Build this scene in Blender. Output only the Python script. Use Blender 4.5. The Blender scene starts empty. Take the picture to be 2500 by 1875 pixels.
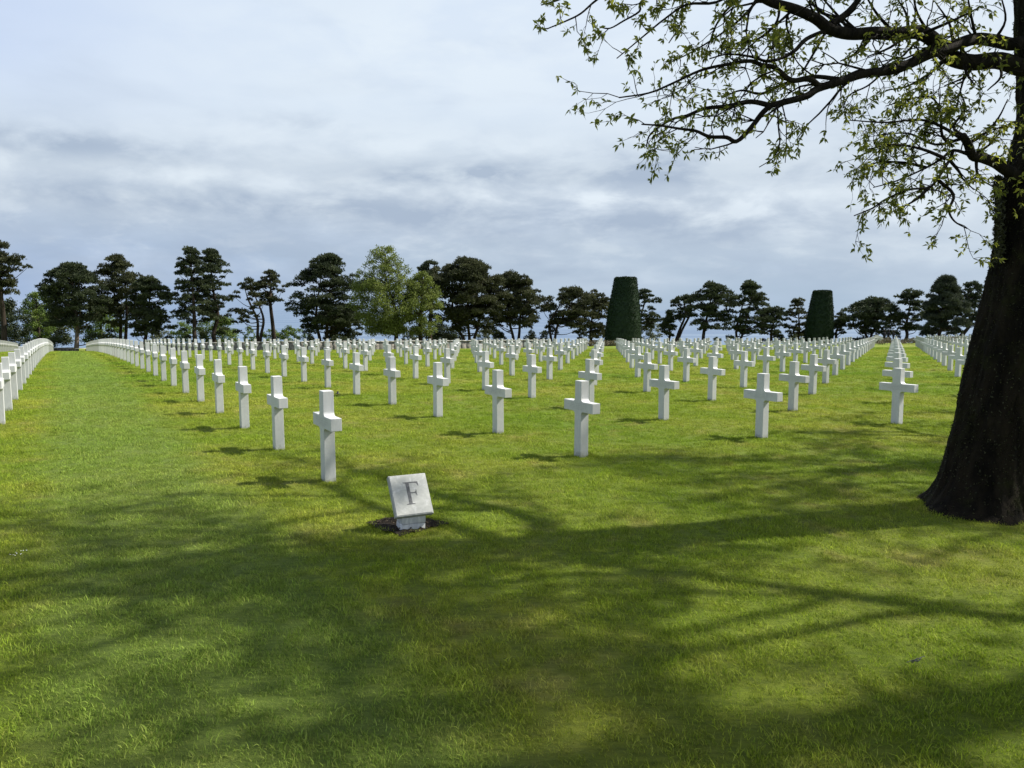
import bpy, bmesh, math, random
import numpy as np
from mathutils import Vector, Matrix, noise as mnoise

rng = np.random.default_rng(11)
random.seed(5)
scene = bpy.context.scene
C = scene.collection
D = bpy.data

# ------------------------------------------------------------------ camera geometry
F_PX = 1888.0            # focal length in photograph pixels (2500 wide)
HORIZ = 756.0
EYE = 1.704
PITCH = math.atan((937.5 - HORIZ) / F_PX)
_c, _s = math.cos(PITCH), math.sin(PITCH)


def ray(u, v):
    dx = (u - 1250) / F_PX
    dz = -(v - 937.5) / F_PX
    y = _c + _s * dz
    z = -_s + _c * dz
    return dx / y, z / y


def W(u, v, Y):
    rx, rz = ray(u, v)
    return np.array([rx * Y, Y, rz * Y + EYE])


def proj(p):
    x, y, z = p[0], p[1], p[2] - EYE
    fw = _c * y - _s * z
    up = _s * y + _c * z
    return 1250 + F_PX * x / fw, 937.5 - F_PX * up / fw


def gz(x, y):
    """terrain height (fitted to the slope of the lawn), works on arrays"""
    x = np.asarray(x, float)
    y = np.asarray(y, float)
    ye = np.clip(y, -20, 100)
    xe = np.clip(x, -75, 75)
    z = -0.01288 * xe - 0.000716 * ye - 0.000549 * ye ** 2 + 0.000275 * xe * ye + 2.67e-6 * ye ** 3
    z = z - 0.045 * np.clip(y - 85, 0, 45) * (0.25 + 0.75 * np.clip(x / 45 + 0.4, 0, 1))
    edge = 124 + 3 * np.sin(x * 0.05) + 2 * np.sin(x * 0.13 + 1)
    drop = np.clip(y - edge, 0, None)
    z = z - np.minimum(drop * 1.3, 62)
    return z


# grid of graves
ORG = np.array([-1.856, 7.695])
TH = 0.52688
U = np.array([math.cos(TH), math.sin(TH)]) * 3.1163
V = np.array([-math.sin(TH), math.cos(TH)]) * 2.0631


# ------------------------------------------------------------------ materials
def new_mat(name):
    m = D.materials.new(name)
    m.use_nodes = True
    nt = m.node_tree
    for n in list(nt.nodes):
        nt.nodes.remove(n)
    return m, nt


class NB:
    """tiny node helper"""
    def __init__(s, nt):
        s.nt = nt

    def n(s, t, **kw):
        nd = s.nt.nodes.new(t)
        for k, v in kw.items():
            setattr(nd, k, v)
        return nd

    def l(s, a, b):
        s.nt.links.new(a, b)

    def val(s, x, sock):
        if hasattr(x, 'is_output'):
            s.l(x, sock)
        else:
            sock.default_value = x

    def math(s, op, a, b=0.0, c=0.0, clamp=False):
        nd = s.n('ShaderNodeMath', operation=op)
        nd.use_clamp = clamp
        s.val(a, nd.inputs[0]); s.val(b, nd.inputs[1]); s.val(c, nd.inputs[2])
        return nd.outputs[0]

    def mix(s, f, a, b, mode='MIX'):
        nd = s.n('ShaderNodeMix', data_type='RGBA', blend_type=mode)
        s.val(f, nd.inputs[0]); s.val(col(a), nd.inputs[6]); s.val(col(b), nd.inputs[7])
        return nd.outputs[2]

    def noise(s, vec, scale, detail=4, rough=0.55, dist=0.0, dim='3D'):
        nd = s.n('ShaderNodeTexNoise', noise_dimensions=dim)
        if vec is not None:
            s.l(vec, nd.inputs['Vector'])
        nd.inputs['Scale'].default_value = scale
        nd.inputs['Detail'].default_value = detail
        nd.inputs['Roughness'].default_value = rough
        nd.inputs['Distortion'].default_value = dist
        return nd.outputs[0]

    def ramp(s, f, stops, interp='LINEAR'):
        nd = s.n('ShaderNodeValToRGB')
        cr = nd.color_ramp
        cr.interpolation = interp
        while len(cr.elements) < len(stops):
            cr.elements.new(0.5)
        for e, (p, c) in zip(cr.elements, stops):
            e.position = p
            e.color = col(c) if not isinstance(c, (int, float)) else (c, c, c, 1)
        s.val(f, nd.inputs[0])
        return nd.outputs[0]

    def maprange(s, x, a, b, c=0.0, d=1.0, smooth=True):
        nd = s.n('ShaderNodeMapRange')
        nd.interpolation_type = 'SMOOTHSTEP' if smooth else 'LINEAR'
        s.val(x, nd.inputs[0])
        for i, v in enumerate((a, b, c, d)):
            nd.inputs[i + 1].default_value = v
        return nd.outputs[0]

    def scale(s, vec, sc):
        nd = s.n('ShaderNodeMapping')
        s.l(vec, nd.inputs[0])
        nd.inputs['Scale'].default_value = sc
        return nd.outputs[0]

    def bump(s, h, strength, dist):
        nd = s.n('ShaderNodeBump')
        nd.inputs['Strength'].default_value = strength
        nd.inputs['Distance'].default_value = dist
        s.l(h, nd.inputs['Height'])
        return nd.outputs[0]

    def bsdf(s, color, rough=0.7, spec=0.3, normal=None):
        nd = s.n('ShaderNodeBsdfPrincipled')
        s.val(col(color), nd.inputs['Base Color'])
        s.val(rough, nd.inputs['Roughness'])
        nd.inputs['Specular IOR Level'].default_value = spec
        if normal is not None:
            s.l(normal, nd.inputs['Normal'])
        return nd.outputs[0]

    def out(s, sh):
        o = s.n('ShaderNodeOutputMaterial')
        s.l(sh, o.inputs[0])


def col(c):
    if isinstance(c, (tuple, list)):
        return tuple(c) if len(c) == 4 else (*c, 1.0)
    return c


GREEN_A = (0.238, 0.322, 0.022)
GREEN_B = (0.340, 0.375, 0.044)
GREEN_C = (0.170, 0.290, 0.017)
STRAW = (0.40, 0.34, 0.105)
GREEN_PATH = (0.225, 0.330, 0.062)


def turf_color(b, far=True):
    """patchy colour of the turf by place on the ground, shared by soil sheet and blades"""
    pos = b.n('ShaderNodeNewGeometry').outputs['Position']
    n1 = b.noise(pos, 0.45, 5, 0.6)
    n2 = b.noise(pos, 2.3, 4, 0.6)
    n3 = b.noise(pos, 0.12, 3, 0.5)
    f1 = b.maprange(n1, 0.36, 0.64)
    c = b.mix(f1, GREEN_A, GREEN_B)
    c = b.mix(b.maprange(n3, 0.42, 0.66, 0, 0.75), c, GREEN_C)
    f2 = b.math('MULTIPLY', b.maprange(n2, 0.48, 0.70), b.maprange(n1, 0.40, 0.60))
    c = b.mix(b.math('MULTIPLY', f2, 0.6), c, STRAW)
    # the mown strip between the two rows (cooler, lighter, its blades all rolled one way)
    sep = b.n('ShaderNodeSeparateXYZ')
    b.l(pos, sep.inputs[0])
    u = b.math('ADD', b.math('MULTIPLY', sep.outputs[0], math.cos(TH)), b.math('MULTIPLY', sep.outputs[1], math.sin(TH)))
    u0 = ORG[0] * math.cos(TH) + ORG[1] * math.sin(TH)
    jit = b.math('MULTIPLY', b.math('SUBTRACT', b.noise(pos, 0.8, 3), 0.5), 0.9)
    du = b.math('ABSOLUTE', b.math('ADD', b.math('SUBTRACT', u, u0 - 1.7), jit))
    strip = b.math('SUBTRACT', 1.0, b.maprange(du, 0.45, 1.1))
    c = b.mix(b.math('MULTIPLY', strip, 0.7), c, GREEN_PATH)
    return c, pos


def mat_lawn():
    m, nt = new_mat('lawn_turf')
    b = NB(nt)
    c, pos = turf_color(b)
    st = b.scale(pos, (9, 30, 9))
    fine = b.noise(st, 1.0, 6, 0.75)
    c = b.mix(b.maprange(fine, 0.3, 0.7, 0.0, 0.55), c, (0.05, 0.09, 0.012), 'MIX')
    c = b.mix(b.maprange(b.noise(pos, 38, 4, 0.8), 0.5, 0.8, 0, 0.4), c, (0.34, 0.40, 0.10))
    hs = b.n('ShaderNodeHueSaturation'); b.l(c, hs.inputs['Color']); hs.inputs['Value'].default_value = 0.66; hs.inputs['Saturation'].default_value = 1.0
    c = hs.outputs[0]
    h = b.noise(pos, 45, 6, 0.8)
    b.out(b.bsdf(c, 0.9, 0.15, b.bump(h, 0.9, 0.05)))
    return m


def mat_blade():
    m, nt = new_mat('grass_blade')
    b = NB(nt)
    c, pos = turf_color(b)
    at = b.n('ShaderNodeAttribute', attribute_name='tint')
    c = b.mix(b.maprange(at.outputs['Fac'], 0.75, 1.0, 0, 0.5, False), c, (0.36, 0.32, 0.11))
    c = b.mix(b.maprange(at.outputs['Fac'], 0.5, 0.0, 0, 0.75, False), c, (0.055, 0.115, 0.012))
    rnd = b.n('ShaderNodeObjectInfo').outputs['Random']
    hs = b.n('ShaderNodeHueSaturation')
    b.l(c, hs.inputs['Color'])
    b.l(b.maprange(rnd, 0, 1, 0.66, 1.34, False), hs.inputs['Value'])
    c = hs.outputs[0]
    p = b.bsdf(c, 0.7, 0.10)
    t = b.n('ShaderNodeBsdfTranslucent')
    b.l(c, t.inputs[0])
    mx = b.n('ShaderNodeMixShader')
    mx.inputs[0].default_value = 0.35
    b.l(p, mx.inputs[1]); b.l(t.outputs[0], mx.inputs[2])
    b.out(mx.outputs[0])
    return m


def mat_marble(name='white_marble', base=(0.555, 0.56, 0.555), vein=(0.46, 0.47, 0.475), veins=0.55):
    m, nt = new_mat(name)
    b = NB(nt)
    tc = b.n('ShaderNodeTexCoord')
    oc = tc.outputs['Object']
    oi = b.n('ShaderNodeObjectInfo')
    off = b.n('ShaderNodeVectorMath', operation='ADD')
    sc = b.n('ShaderNodeVectorMath', operation='SCALE')
    b.l(oi.outputs['Location'], sc.inputs[0]); sc.inputs['Scale'].default_value = 3.7
    b.l(oc, off.inputs[0]); b.l(sc.outputs[0], off.inputs[1])
    v = off.outputs[0]
    n = b.noise(b.scale(v, (3.5, 3.5, 1.6)), 2.2, 7, 0.62, 1.6)
    vn = b.math('SUBTRACT', 1.0, b.math('MULTIPLY', b.math('ABSOLUTE', b.math('SUBTRACT', n, 0.5)), 9.0), clamp=True)
    c = b.mix(b.math('MULTIPLY', vn, veins), base, vein)
    c = b.mix(b.maprange(b.noise(v, 5, 4), 0.45, 0.75, 0, 0.3), c, (0.53, 0.53, 0.50))
    # grey algae and soil splash at the foot, with a ragged upper edge
    sep = b.n('ShaderNodeSeparateXYZ')
    b.l(oc, sep.inputs[0])
    edge = b.math('ADD', sep.outputs[2], b.math('MULTIPLY', b.math('SUBTRACT', b.noise(v, 22, 5, 0.7), 0.5), 0.22))
    dirt = b.math('SUBTRACT', 1.0, b.maprange(edge, 0.0, 0.07))
    c = b.mix(b.math('MULTIPLY', dirt, 0.6), c, (0.22, 0.23, 0.19))
    sp = b.maprange(b.noise(v, 60, 3, 0.6), 0.68, 0.75, 0, 0.35)
    c = b.mix(sp, c, (0.45, 0.46, 0.44))
    hs = b.n('ShaderNodeHueSaturation')
    b.l(c, hs.inputs['Color'])
    b.l(b.maprange(oi.outputs['Random'], 0, 1, 0.90, 1.04, False), hs.inputs['Value'])
    b.out(b.bsdf(hs.outputs[0], 0.5, 0.35, b.bump(b.noise(v, 120, 4), 0.15, 0.004)))
    return m


def mat_simple(name, c1, c2, scale=6.0, rough=0.8, bump=0.3, bdist=0.02, spec=0.2, stretch=(1, 1, 1)):
    m, nt = new_mat(name)
    b = NB(nt)
    oc = b.n('ShaderNodeTexCoord').outputs['Object']
    v = b.scale(oc, stretch)
    n = b.noise(v, scale, 6, 0.65)
    c = b.mix(b.maprange(n, 0.35, 0.65), c1, c2)
    b.out(b.bsdf(c, rough, spec, b.bump(b.noise(v, scale * 3, 5, 0.7), bump, bdist)))
    return m


def mat_leaf(name, c1, c2, transl=0.4, rough=0.6, trans_col=None):
    """leaf or needle: tint attribute picks a tone for each leaf"""
    m, nt = new_mat(name)
    b = NB(nt)
    at = b.n('ShaderNodeAttribute', attribute_name='tint')
    c = b.mix(at.outputs['Fac'], c1, c2)
    p = b.bsdf(c, rough, 0.25)
    t = b.n('ShaderNodeBsdfTranslucent')
    if trans_col:
        b.l(b.mix(0.6, c, trans_col), t.inputs[0])
    else:
        b.l(c, t.inputs[0])
    mx = b.n('ShaderNodeMixShader')
    mx.inputs[0].default_value = transl
    b.l(p, mx.inputs[1]); b.l(t.outputs[0], mx.inputs[2])
    b.out(mx.outputs[0])
    return m


def mat_bark(name, c1, c2, moss=None, scale=7):
    m, nt = new_mat(name)
    b = NB(nt)
    oc = b.n('ShaderNodeTexCoord').outputs['Object']
    v = b.scale(oc, (1, 1, 0.28))
    n = b.noise(v, scale, 7, 0.7, 0.4)
    c = b.mix(b.maprange(n, 0.35, 0.68), c1, c2)
    if moss:
        c = b.mix(b.maprange(b.noise(oc, 2.6, 6, 0.7), 0.5, 0.68, 0, 0.8), c, moss)
        c = b.mix(b.maprange(b.noise(oc, 42, 3, 0.6), 0.69, 0.74, 0, 0.4), c, (0.08, 0.085, 0.07))
    hgt = b.noise(v, scale * 2.5, 8, 0.75, 0.3)
    b.out(b.bsdf(c, 0.92, 0.1, b.bump(hgt, 0.9, 0.04)))
    return m


M = {}
M['lawn'] = mat_lawn()
M['blade'] = mat_blade()
M['marble'] = mat_marble()
M['marker'] = mat_marble('veined_marble', (0.60, 0.605, 0.61), (0.36, 0.375, 0.40), 0.7)
M['engrave'] = mat_simple('engraved_grey', (0.095, 0.098, 0.10), (0.15, 0.15, 0.155), 40, 0.9, 0.1)
M['faint'] = mat_simple('engraved_name', (0.30, 0.30, 0.295), (0.38, 0.38, 0.37), 60, 0.9, 0.1)
M['soil'] = mat_simple('dark_soil', (0.012, 0.009, 0.006), (0.035, 0.026, 0.018), 30, 1.0, 1.0, 0.03)
M['chips'] = mat_simple('bark_chip', (0.05, 0.035, 0.022), (0.12, 0.09, 0.06), 14, 0.9, 0.4)
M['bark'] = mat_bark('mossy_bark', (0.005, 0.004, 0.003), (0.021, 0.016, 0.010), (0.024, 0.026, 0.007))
M['twig'] = mat_bark('twig_bark', (0.010, 0.008, 0.006), (0.030, 0.025, 0.018), None, 12)
M['moss'] = mat_leaf('moss', (0.020, 0.022, 0.008), (0.075, 0.075, 0.035), 0.1)
M['leaf'] = mat_leaf('spring_leaf', (0.062, 0.084, 0.016), (0.18, 0.195, 0.036), 0.5, 0.5, (0.36, 0.39, 0.05))
M['pinebark'] = mat_bark('pine_bark', (0.020, 0.016, 0.013), (0.060, 0.046, 0.036), None, 3)
M['palebark'] = mat_bark('pale_pine_bark', (0.09, 0.07, 0.055), (0.20, 0.16, 0.13), None, 3)
M['needle'] = mat_leaf('pine_needle', (0.020, 0.031, 0.014), (0.088, 0.108, 0.050), 0.25)
M['needle_b'] = mat_leaf('pine_needle_olive', (0.024, 0.031, 0.013), (0.100, 0.108, 0.048), 0.25)
M['needle_g'] = mat_leaf('young_pine_needle', (0.020, 0.030, 0.018), (0.100, 0.115, 0.070), 0.15)
M['yew'] = mat_leaf('yew_leaf', (0.005, 0.016, 0.0035), (0.018, 0.044, 0.008), 0.08)
M['olive_leaf'] = mat_leaf('young_leaf', (0.085, 0.115, 0.022), (0.20, 0.24, 0.055), 0.4)
M['bush_leaf'] = mat_leaf('bright_bush_leaf', (0.050, 0.090, 0.014), (0.150, 0.210, 0.040), 0.35)
M['grey_leaf'] = mat_leaf('grey_green_leaf', (0.060, 0.075, 0.040), (0.140, 0.160, 0.085), 0.2)
M['dark_leaf'] = mat_leaf('dark_bush_leaf', (0.016, 0.026, 0.010), (0.055, 0.075, 0.028), 0.2)
M['bed_leaf'] = mat_leaf('bed_leaf', (0.050, 0.055, 0.022), (0.190, 0.150, 0.095), 0.2)
M['stone'] = mat_simple('wall_stone', (0.10, 0.095, 0.085), (0.24, 0.22, 0.19), 4, 0.95, 0.8, 0.06)
M['coping'] = mat_simple('wall_coping', (0.30, 0.29, 0.27), (0.42, 0.41, 0.38), 3, 0.9, 0.4)
M['benchwood'] = mat_simple('pale_bench', (0.42, 0.40, 0.36), (0.55, 0.53, 0.48), 9, 0.7, 0.2)
M['iron'] = mat_simple('dark_iron', (0.015, 0.015, 0.016), (0.03, 0.03, 0.03), 10, 0.6, 0.1)
M['cloth'] = mat_simple('dark_cloth', (0.010, 0.011, 0.015), (0.022, 0.022, 0.03), 20, 0.9, 0.2)
M['skin'] = mat_simple('skin', (0.32, 0.19, 0.13), (0.38, 0.23, 0.16), 20, 0.6, 0.05)
M['hair'] = mat_simple('hair', (0.015, 0.010, 0.007), (0.03, 0.02, 0.014), 30, 0.7, 0.2)
M['petal'] = mat_simple('white_petal', (0.75, 0.75, 0.72), (0.8, 0.8, 0.78), 30, 0.7, 0.1)
M['lichen'] = mat_simple('lichen_twig', (0.07, 0.075, 0.06), (0.15, 0.155, 0.13), 30, 0.95, 0.5)


# ------------------------------------------------------------------ mesh helpers
def obj(name, me, mat=None, parent=None):
    o = D.objects.new(name, me)
    C.objects.link(o)
    if mat is not None:
        me.materials.append(mat)
    if parent is not None:
        o.parent = parent
    return o


def tag(o, label=None, cat=None, group=None, kind=None):
    if label: o['label'] = label
    if cat: o['category'] = cat
    if group: o['group'] = group
    if kind: o['kind'] = kind
    return o


def empty(name, loc, label=None, cat=None, group=None, rz=0.0):
    o = D.objects.new(name, None)
    o.empty_display_size = 0.3
    C.objects.link(o)
    o.location = [float(v) for v in loc]
    o.rotation_euler = (0, 0, rz)
    return tag(o, label, cat, group)


class MB:
    """collects vertex/face arrays; faces in blocks of equal size"""
    def __init__(s):
        s.v = []; s.f3 = []; s.f4 = []; s.t = []; s.n = 0

    def add(s, v, f, tint=None):
        v = np.asarray(v, float).reshape(-1, 3)
        f = np.asarray(f, int)
        (s.f3 if f.shape[1] == 3 else s.f4).append(f + s.n)
        s.v.append(v)
        s.t.append(np.full(len(v), 0.5) if tint is None else np.asarray(tint, float))
        s.n += len(v)

    def mesh(s, name, smooth=False, off=(0, 0, 0)):
        me = D.meshes.new(name)
        v = np.vstack(s.v) - np.asarray(off, float)
        f3 = np.vstack(s.f3) if s.f3 else np.zeros((0, 3), int)
        f4 = np.vstack(s.f4) if s.f4 else np.zeros((0, 4), int)
        loops = np.concatenate([f3.ravel(), f4.ravel()]).astype(np.int32)
        st = np.concatenate([np.arange(len(f3)) * 3, len(f3) * 3 + np.arange(len(f4)) * 4]).astype(np.int32)
        tot = np.concatenate([np.full(len(f3), 3), np.full(len(f4), 4)]).astype(np.int32)
        me.vertices.add(len(v)); me.vertices.foreach_set('co', v.astype(np.float32).ravel())
        me.loops.add(len(loops)); me.loops.foreach_set('vertex_index', loops)
        me.polygons.add(len(st)); me.polygons.foreach_set('loop_start', st); me.polygons.foreach_set('loop_total', tot)
        if smooth:
            me.polygons.foreach_set('use_smooth', np.ones(len(st), bool))
        me.update(calc_edges=True)
        a = me.attributes.new('tint', 'FLOAT', 'POINT')
        a.data.foreach_set('value', np.concatenate(s.t).astype(np.float32))
        me.validate()
        return me

    def box(s, x0, x1, y0, y1, z0, z1):
        v = [(x, y, z) for z in (z0, z1) for y in (y0, y1) for x in (x0, x1)]
        s.add(v, [(0, 2, 3, 1), (4, 5, 7, 6), (0, 1, 5, 4), (1, 3, 7, 5), (3, 2, 6, 7), (2, 0, 4, 6)])

    def tube(s, pts, rad, seg=6, cap=True):
        P = np.asarray(pts, float)
        R = np.asarray(rad, float)
        n = len(P)
        T = np.gradient(P, axis=0)
        T /= np.linalg.norm(T, axis=1)[:, None] + 1e-9
        a = np.array([0, 0, 1.0]) if abs(T[0, 2]) < 0.9 else np.array([1.0, 0, 0])
        N = np.zeros_like(P)
        nn = np.cross(T[0], a); nn /= np.linalg.norm(nn)
        for i in range(n):
            nn = nn - T[i] * nn.dot(T[i]); nn /= np.linalg.norm(nn) + 1e-9
            N[i] = nn
        B = np.cross(T, N)
        ang = np.linspace(0, 2 * np.pi, seg, endpoint=False)
        ring = P[:, None, :] + R[:, None, None] * (np.cos(ang)[None, :, None] * N[:, None, :] + np.sin(ang)[None, :, None] * B[:, None, :])
        i = np.arange(n - 1)[:, None] * seg
        k = np.arange(seg)[None, :]
        k2 = (k + 1) % seg
        f = np.stack([i + k, i + k2, i + seg + k2, i + seg + k], -1).reshape(-1, 4)
        s.add(ring.reshape(-1, 3), f)
        if cap:
            s.add(np.vstack([ring[-1], P[-1] + T[-1] * R[-1]]), [(q, (q + 1) % seg, seg) for q in range(seg)])


def unit(v):
    return v / (np.linalg.norm(v, axis=-1, keepdims=True) + 1e-9)


def blades(mb, P, A, L, Wd, tint, k=5, spread=0.7):
    """k narrow triangles around axis A at every point P (needle tufts, moss)"""
    n = len(P)
    for _ in range(k):
        d = unit(A + spread * rng.normal(size=(n, 3)))
        sde = unit(np.cross(d, rng.normal(size=(n, 3))))
        ln = (L * rng.uniform(0.7, 1.2, n))[:, None]
        w = (Wd * rng.uniform(0.7, 1.3, n))[:, None]
        v = np.stack([P - sde * w, P + sde * w, P + d * ln], 1).reshape(-1, 3)
        f = np.arange(3 * n).reshape(-1, 3)
        mb.add(v, f, np.repeat(np.clip(tint + rng.normal(0, .08, n), 0, 1), 3))


def leafquads(mb, P, Dr, L, Wd, tint, droop=0.0):
    """leaf: diamond of four points folded along the middle"""
    n = len(P)
    Dr = unit(Dr)
    sde = unit(np.cross(Dr, rng.normal(size=(n, 3))))
    up = np.cross(sde, Dr)
    L = np.broadcast_to(L, n)[:, None]
    Wd = np.broadcast_to(Wd, n)[:, None]
    m = P + Dr * L * 0.5
    tip = P + Dr * L + np.array([0, 0, -1.0]) * L * droop
    fold = up * Wd * 0.35
    v = np.stack([P, m + sde * Wd + fold, tip, m - sde * Wd + fold], 1).reshape(-1, 3)
    b = np.arange(n)[:, None] * 4
    f = np.concatenate([b + np.array([0, 1, 2]), b + np.array([0, 2, 3])], 0)
    mb.add(v, f, np.repeat(np.clip(tint, 0, 1), 4))


def rock_noise(P, scale, seed=0.0):
    return np.array([mnoise.noise(Vector((p[0] * scale + seed, p[1] * scale, p[2] * scale))) for p in P])


# ------------------------------------------------------------------ ground, sea
def build_ground():
    ys = np.concatenate([np.linspace(-14, 2, 17), np.linspace(2.3, 20, 80), np.linspace(21, 60, 60), np.linspace(61, 135, 75), [145, 160, 176, 200]])
    nx = 161
    t = np.linspace(-1, 1, nx)
    mb = MB()
    V_ = []
    for y in ys:
        half = max(22, 22 + y * 1.0)
        x = t * half
        z = gz(x, np.full(nx, y))
        V_.append(np.stack([x, np.full(nx, y), z], 1))
    V_ = np.array(V_)
    P = V_.reshape(-1, 3)
    bump = np.array([mnoise.noise(Vector((p[0] * 0.35, p[1] * 0.35, 3.0))) * 0.02 + mnoise.noise(Vector((p[0] * 1.3, p[1] * 1.3, 9.0))) * 0.010 for p in P])
    P[:, 2] += bump * np.clip((60 - P[:, 1]) / 40, 0, 1)
    i = np.arange(len(ys) - 1)[:, None] * nx
    k = np.arange(nx - 1)[None, :]
    f = np.stack([i + k, i + k + 1, i + nx + k + 1, i + nx + k], -1).reshape(-1, 4)
    mb.add(P, f)
    o = obj('lawn', mb.mesh('lawn', True), M['lawn'])
    tag(o, kind='structure')


def build_sea():
    m, nt = new_mat('sea_water')
    b = NB(nt)
    pos = b.n('ShaderNodeNewGeometry').outputs['Position']
    sep = b.n('ShaderNodeSeparateXYZ'); b.l(pos, sep.inputs[0])
    v = b.scale(pos, (0.0012, 0.006, 1))
    n = b.noise(v, 1.0, 5, 0.6)
    c = b.mix(b.maprange(n, 0.4, 0.62), (0.085, 0.130, 0.205), (0.125, 0.175, 0.245))
    h = b.noise(b.scale(pos, (0.05, 0.12, 1)), 1.0, 5, 0.6)
    b.out(b.bsdf(c, 0.55, 0.25, b.bump(h, 0.5, 1.0)))
    mb = MB()
    mb.add([(-60000, 118, -60), (60000, 118, -60), (60000, 62000, -60), (-60000, 62000, -60)], [(0, 1, 2, 3)])
    o = obj('sea', mb.mesh('sea'), m)
    tag(o, kind='structure')


# ------------------------------------------------------------------ headstones
H_CROSS = 0.915


def outline_mesh(name, poly, thick, bevel=0.004, taper=True):
    bm = bmesh.new()
    fr = [bm.verts.new((x, -thick / 2, z)) for x, z in poly]
    face = bm.faces.new(fr)
    r = bmesh.ops.extrude_face_region(bm, geom=[face])
    vs = [e for e in r['geom'] if isinstance(e, bmesh.types.BMVert)]
    bmesh.ops.translate(bm, verts=vs, vec=(0, thick, 0))
    bmesh.ops.recalc_face_normals(bm, faces=bm.faces)
    edges = [e for e in bm.edges if e.is_manifold and e.calc_face_angle(0) > 0.6]
    bmesh.ops.bevel(bm, geom=edges, offset=bevel, segments=2, affect='EDGES', profile=0.6)
    if taper:
        for v in bm.verts:
            k = 1.0 + 0.05 * (0.5 - v.co.z / H_CROSS) if abs(v.co.x) < 0.1 else 1.0
            v.co.x *= k
            v.co.y *= 1.0 + 0.05 * (0.5 - v.co.z / H_CROSS)
    bmesh.ops.triangulate(bm, faces=[f for f in bm.faces if len(f.verts) > 4])
    me = D.meshes.new(name)
    bm.to_mesh(me); bm.free()
    return me


def cross_mesh():
    w, a, z0, z1, H, R = 0.066, 0.302, 0.545, 0.668, H_CROSS, 0.042
    def arc(cx, cz, a0, a1, n=6):
        return [(cx + R * math.cos(math.radians(a0 + (a1 - a0) * i / n)), cz + R * math.sin(math.radians(a0 + (a1 - a0) * i / n))) for i in range(n + 1)]
    p = [(-w, -0.12), (w, -0.12)]
    p += arc(w + R, z0 - R, 180, 90)
    p += [(a, z0), (a, z1)]
    p += arc(w + R, z1 + R, 270, 180)
    p += [(w, H), (-w, H)]
    p += arc(-w - R, z1 + R, 0, -90)
    p += [(-a, z1), (-a, z0)]
    p += arc(-w - R, z0 - R, 90, 0)
    return outline_mesh('marble_cross', p, 0.112)


def star_mesh():
    cz, R = 0.66, 0.262
    pts = []
    for k in range(12):
        r = R if k % 2 == 0 else R / math.sqrt(3)
        an = math.pi / 2 + k * math.pi / 6
        pts.append((r * math.cos(an), cz + r * math.sin(an)))
    w = 0.075
    # open the star at its lowest point to join the stem
    k6 = 6
    low = [(-w, pts[6][1] + 0.10), (-w, -0.12), (w, -0.12), (w, pts[6][1] + 0.10)]
    p = pts[:6] + low + pts[7:]
    p = p[::-1]
    return outline_mesh('star_headstone', p, 0.112, 0.004, False)


def inscription_mesh(seed):
    """faint worn rows of engraved strokes on the front of the arms"""
    r = random.Random(seed)
    mb = MB()
    y = -0.0595
    for row, (z, half) in enumerate(((0.637, 0.20), (0.614, 0.23), (0.591, 0.17), (0.572, 0.12))):
        x = -half * r.uniform(0.85, 1)
        while x < half:
            wd = r.uniform(0.006, 0.010)
            if r.random() > 0.16:
                hgt = 0.012
                mb.add([(x, y, z), (x + 0.0018, y, z), (x + 0.0018, y, z + hgt), (x, y, z + hgt)], [(0, 1, 2, 3)])
                if r.random() > 0.4:
                    zz = z + r.choice((0.0, 0.005, 0.0102))
                    mb.add([(x + 0.002, y, zz), (x + wd * 0.75, y, zz), (x + wd * 0.75, y, zz + 0.0018), (x + 0.002, y, zz + 0.0018)], [(0, 1, 2, 3)])
            x += wd + 0.003
    return mb.mesh('inscription')


ORD = ['', 'first', 'second', 'third', 'fourth', 'fifth', 'sixth', 'seventh', 'eighth', 'ninth', 'tenth', 'eleventh', 'twelfth',
       'thirteenth', 'fourteenth', 'fifteenth', 'sixteenth', 'seventeenth', 'eighteenth', 'nineteenth', 'twentieth']


def ordinal(n):
    if n <= 20:
        return ORD[n]
    tens = {2: 'twent', 3: 'thirt', 4: 'fort'}[n // 10]
    return tens + 'ieth' if n % 10 == 0 else tens + 'y-' + ORD[n % 10]


def row_name(i):
    if i == -2: return 'second row left of grass path'
    if i == -1: return 'row edging grass path on left'
    if i == 0: return 'row edging grass path on right'
    return ordinal(i + 1) + ' row right of path'


def jmax(i):
    if i <= 0: return 42
    if i == 1: return 27
    if i <= 12: return 21
    if i <= 15: return 19
    return 17


CROSS_XY = []
STARS = {}


def grave_list():
    out = []
    for i in range(-2, 24):
        for j in range(0, jmax(i) + 1):
            x, y = ORG + i * U + j * V
            if y < 5: continue
            p = (x, y, float(gz(x, y)))
            u, v = proj(p)
            wpx = 0.3 * F_PX / y
            if u < -wpx - 20 or u > 2500 + wpx + 20: continue
            if i >= 3 and y > 72: continue
            out.append((i, j, p, u))
    return out


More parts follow.
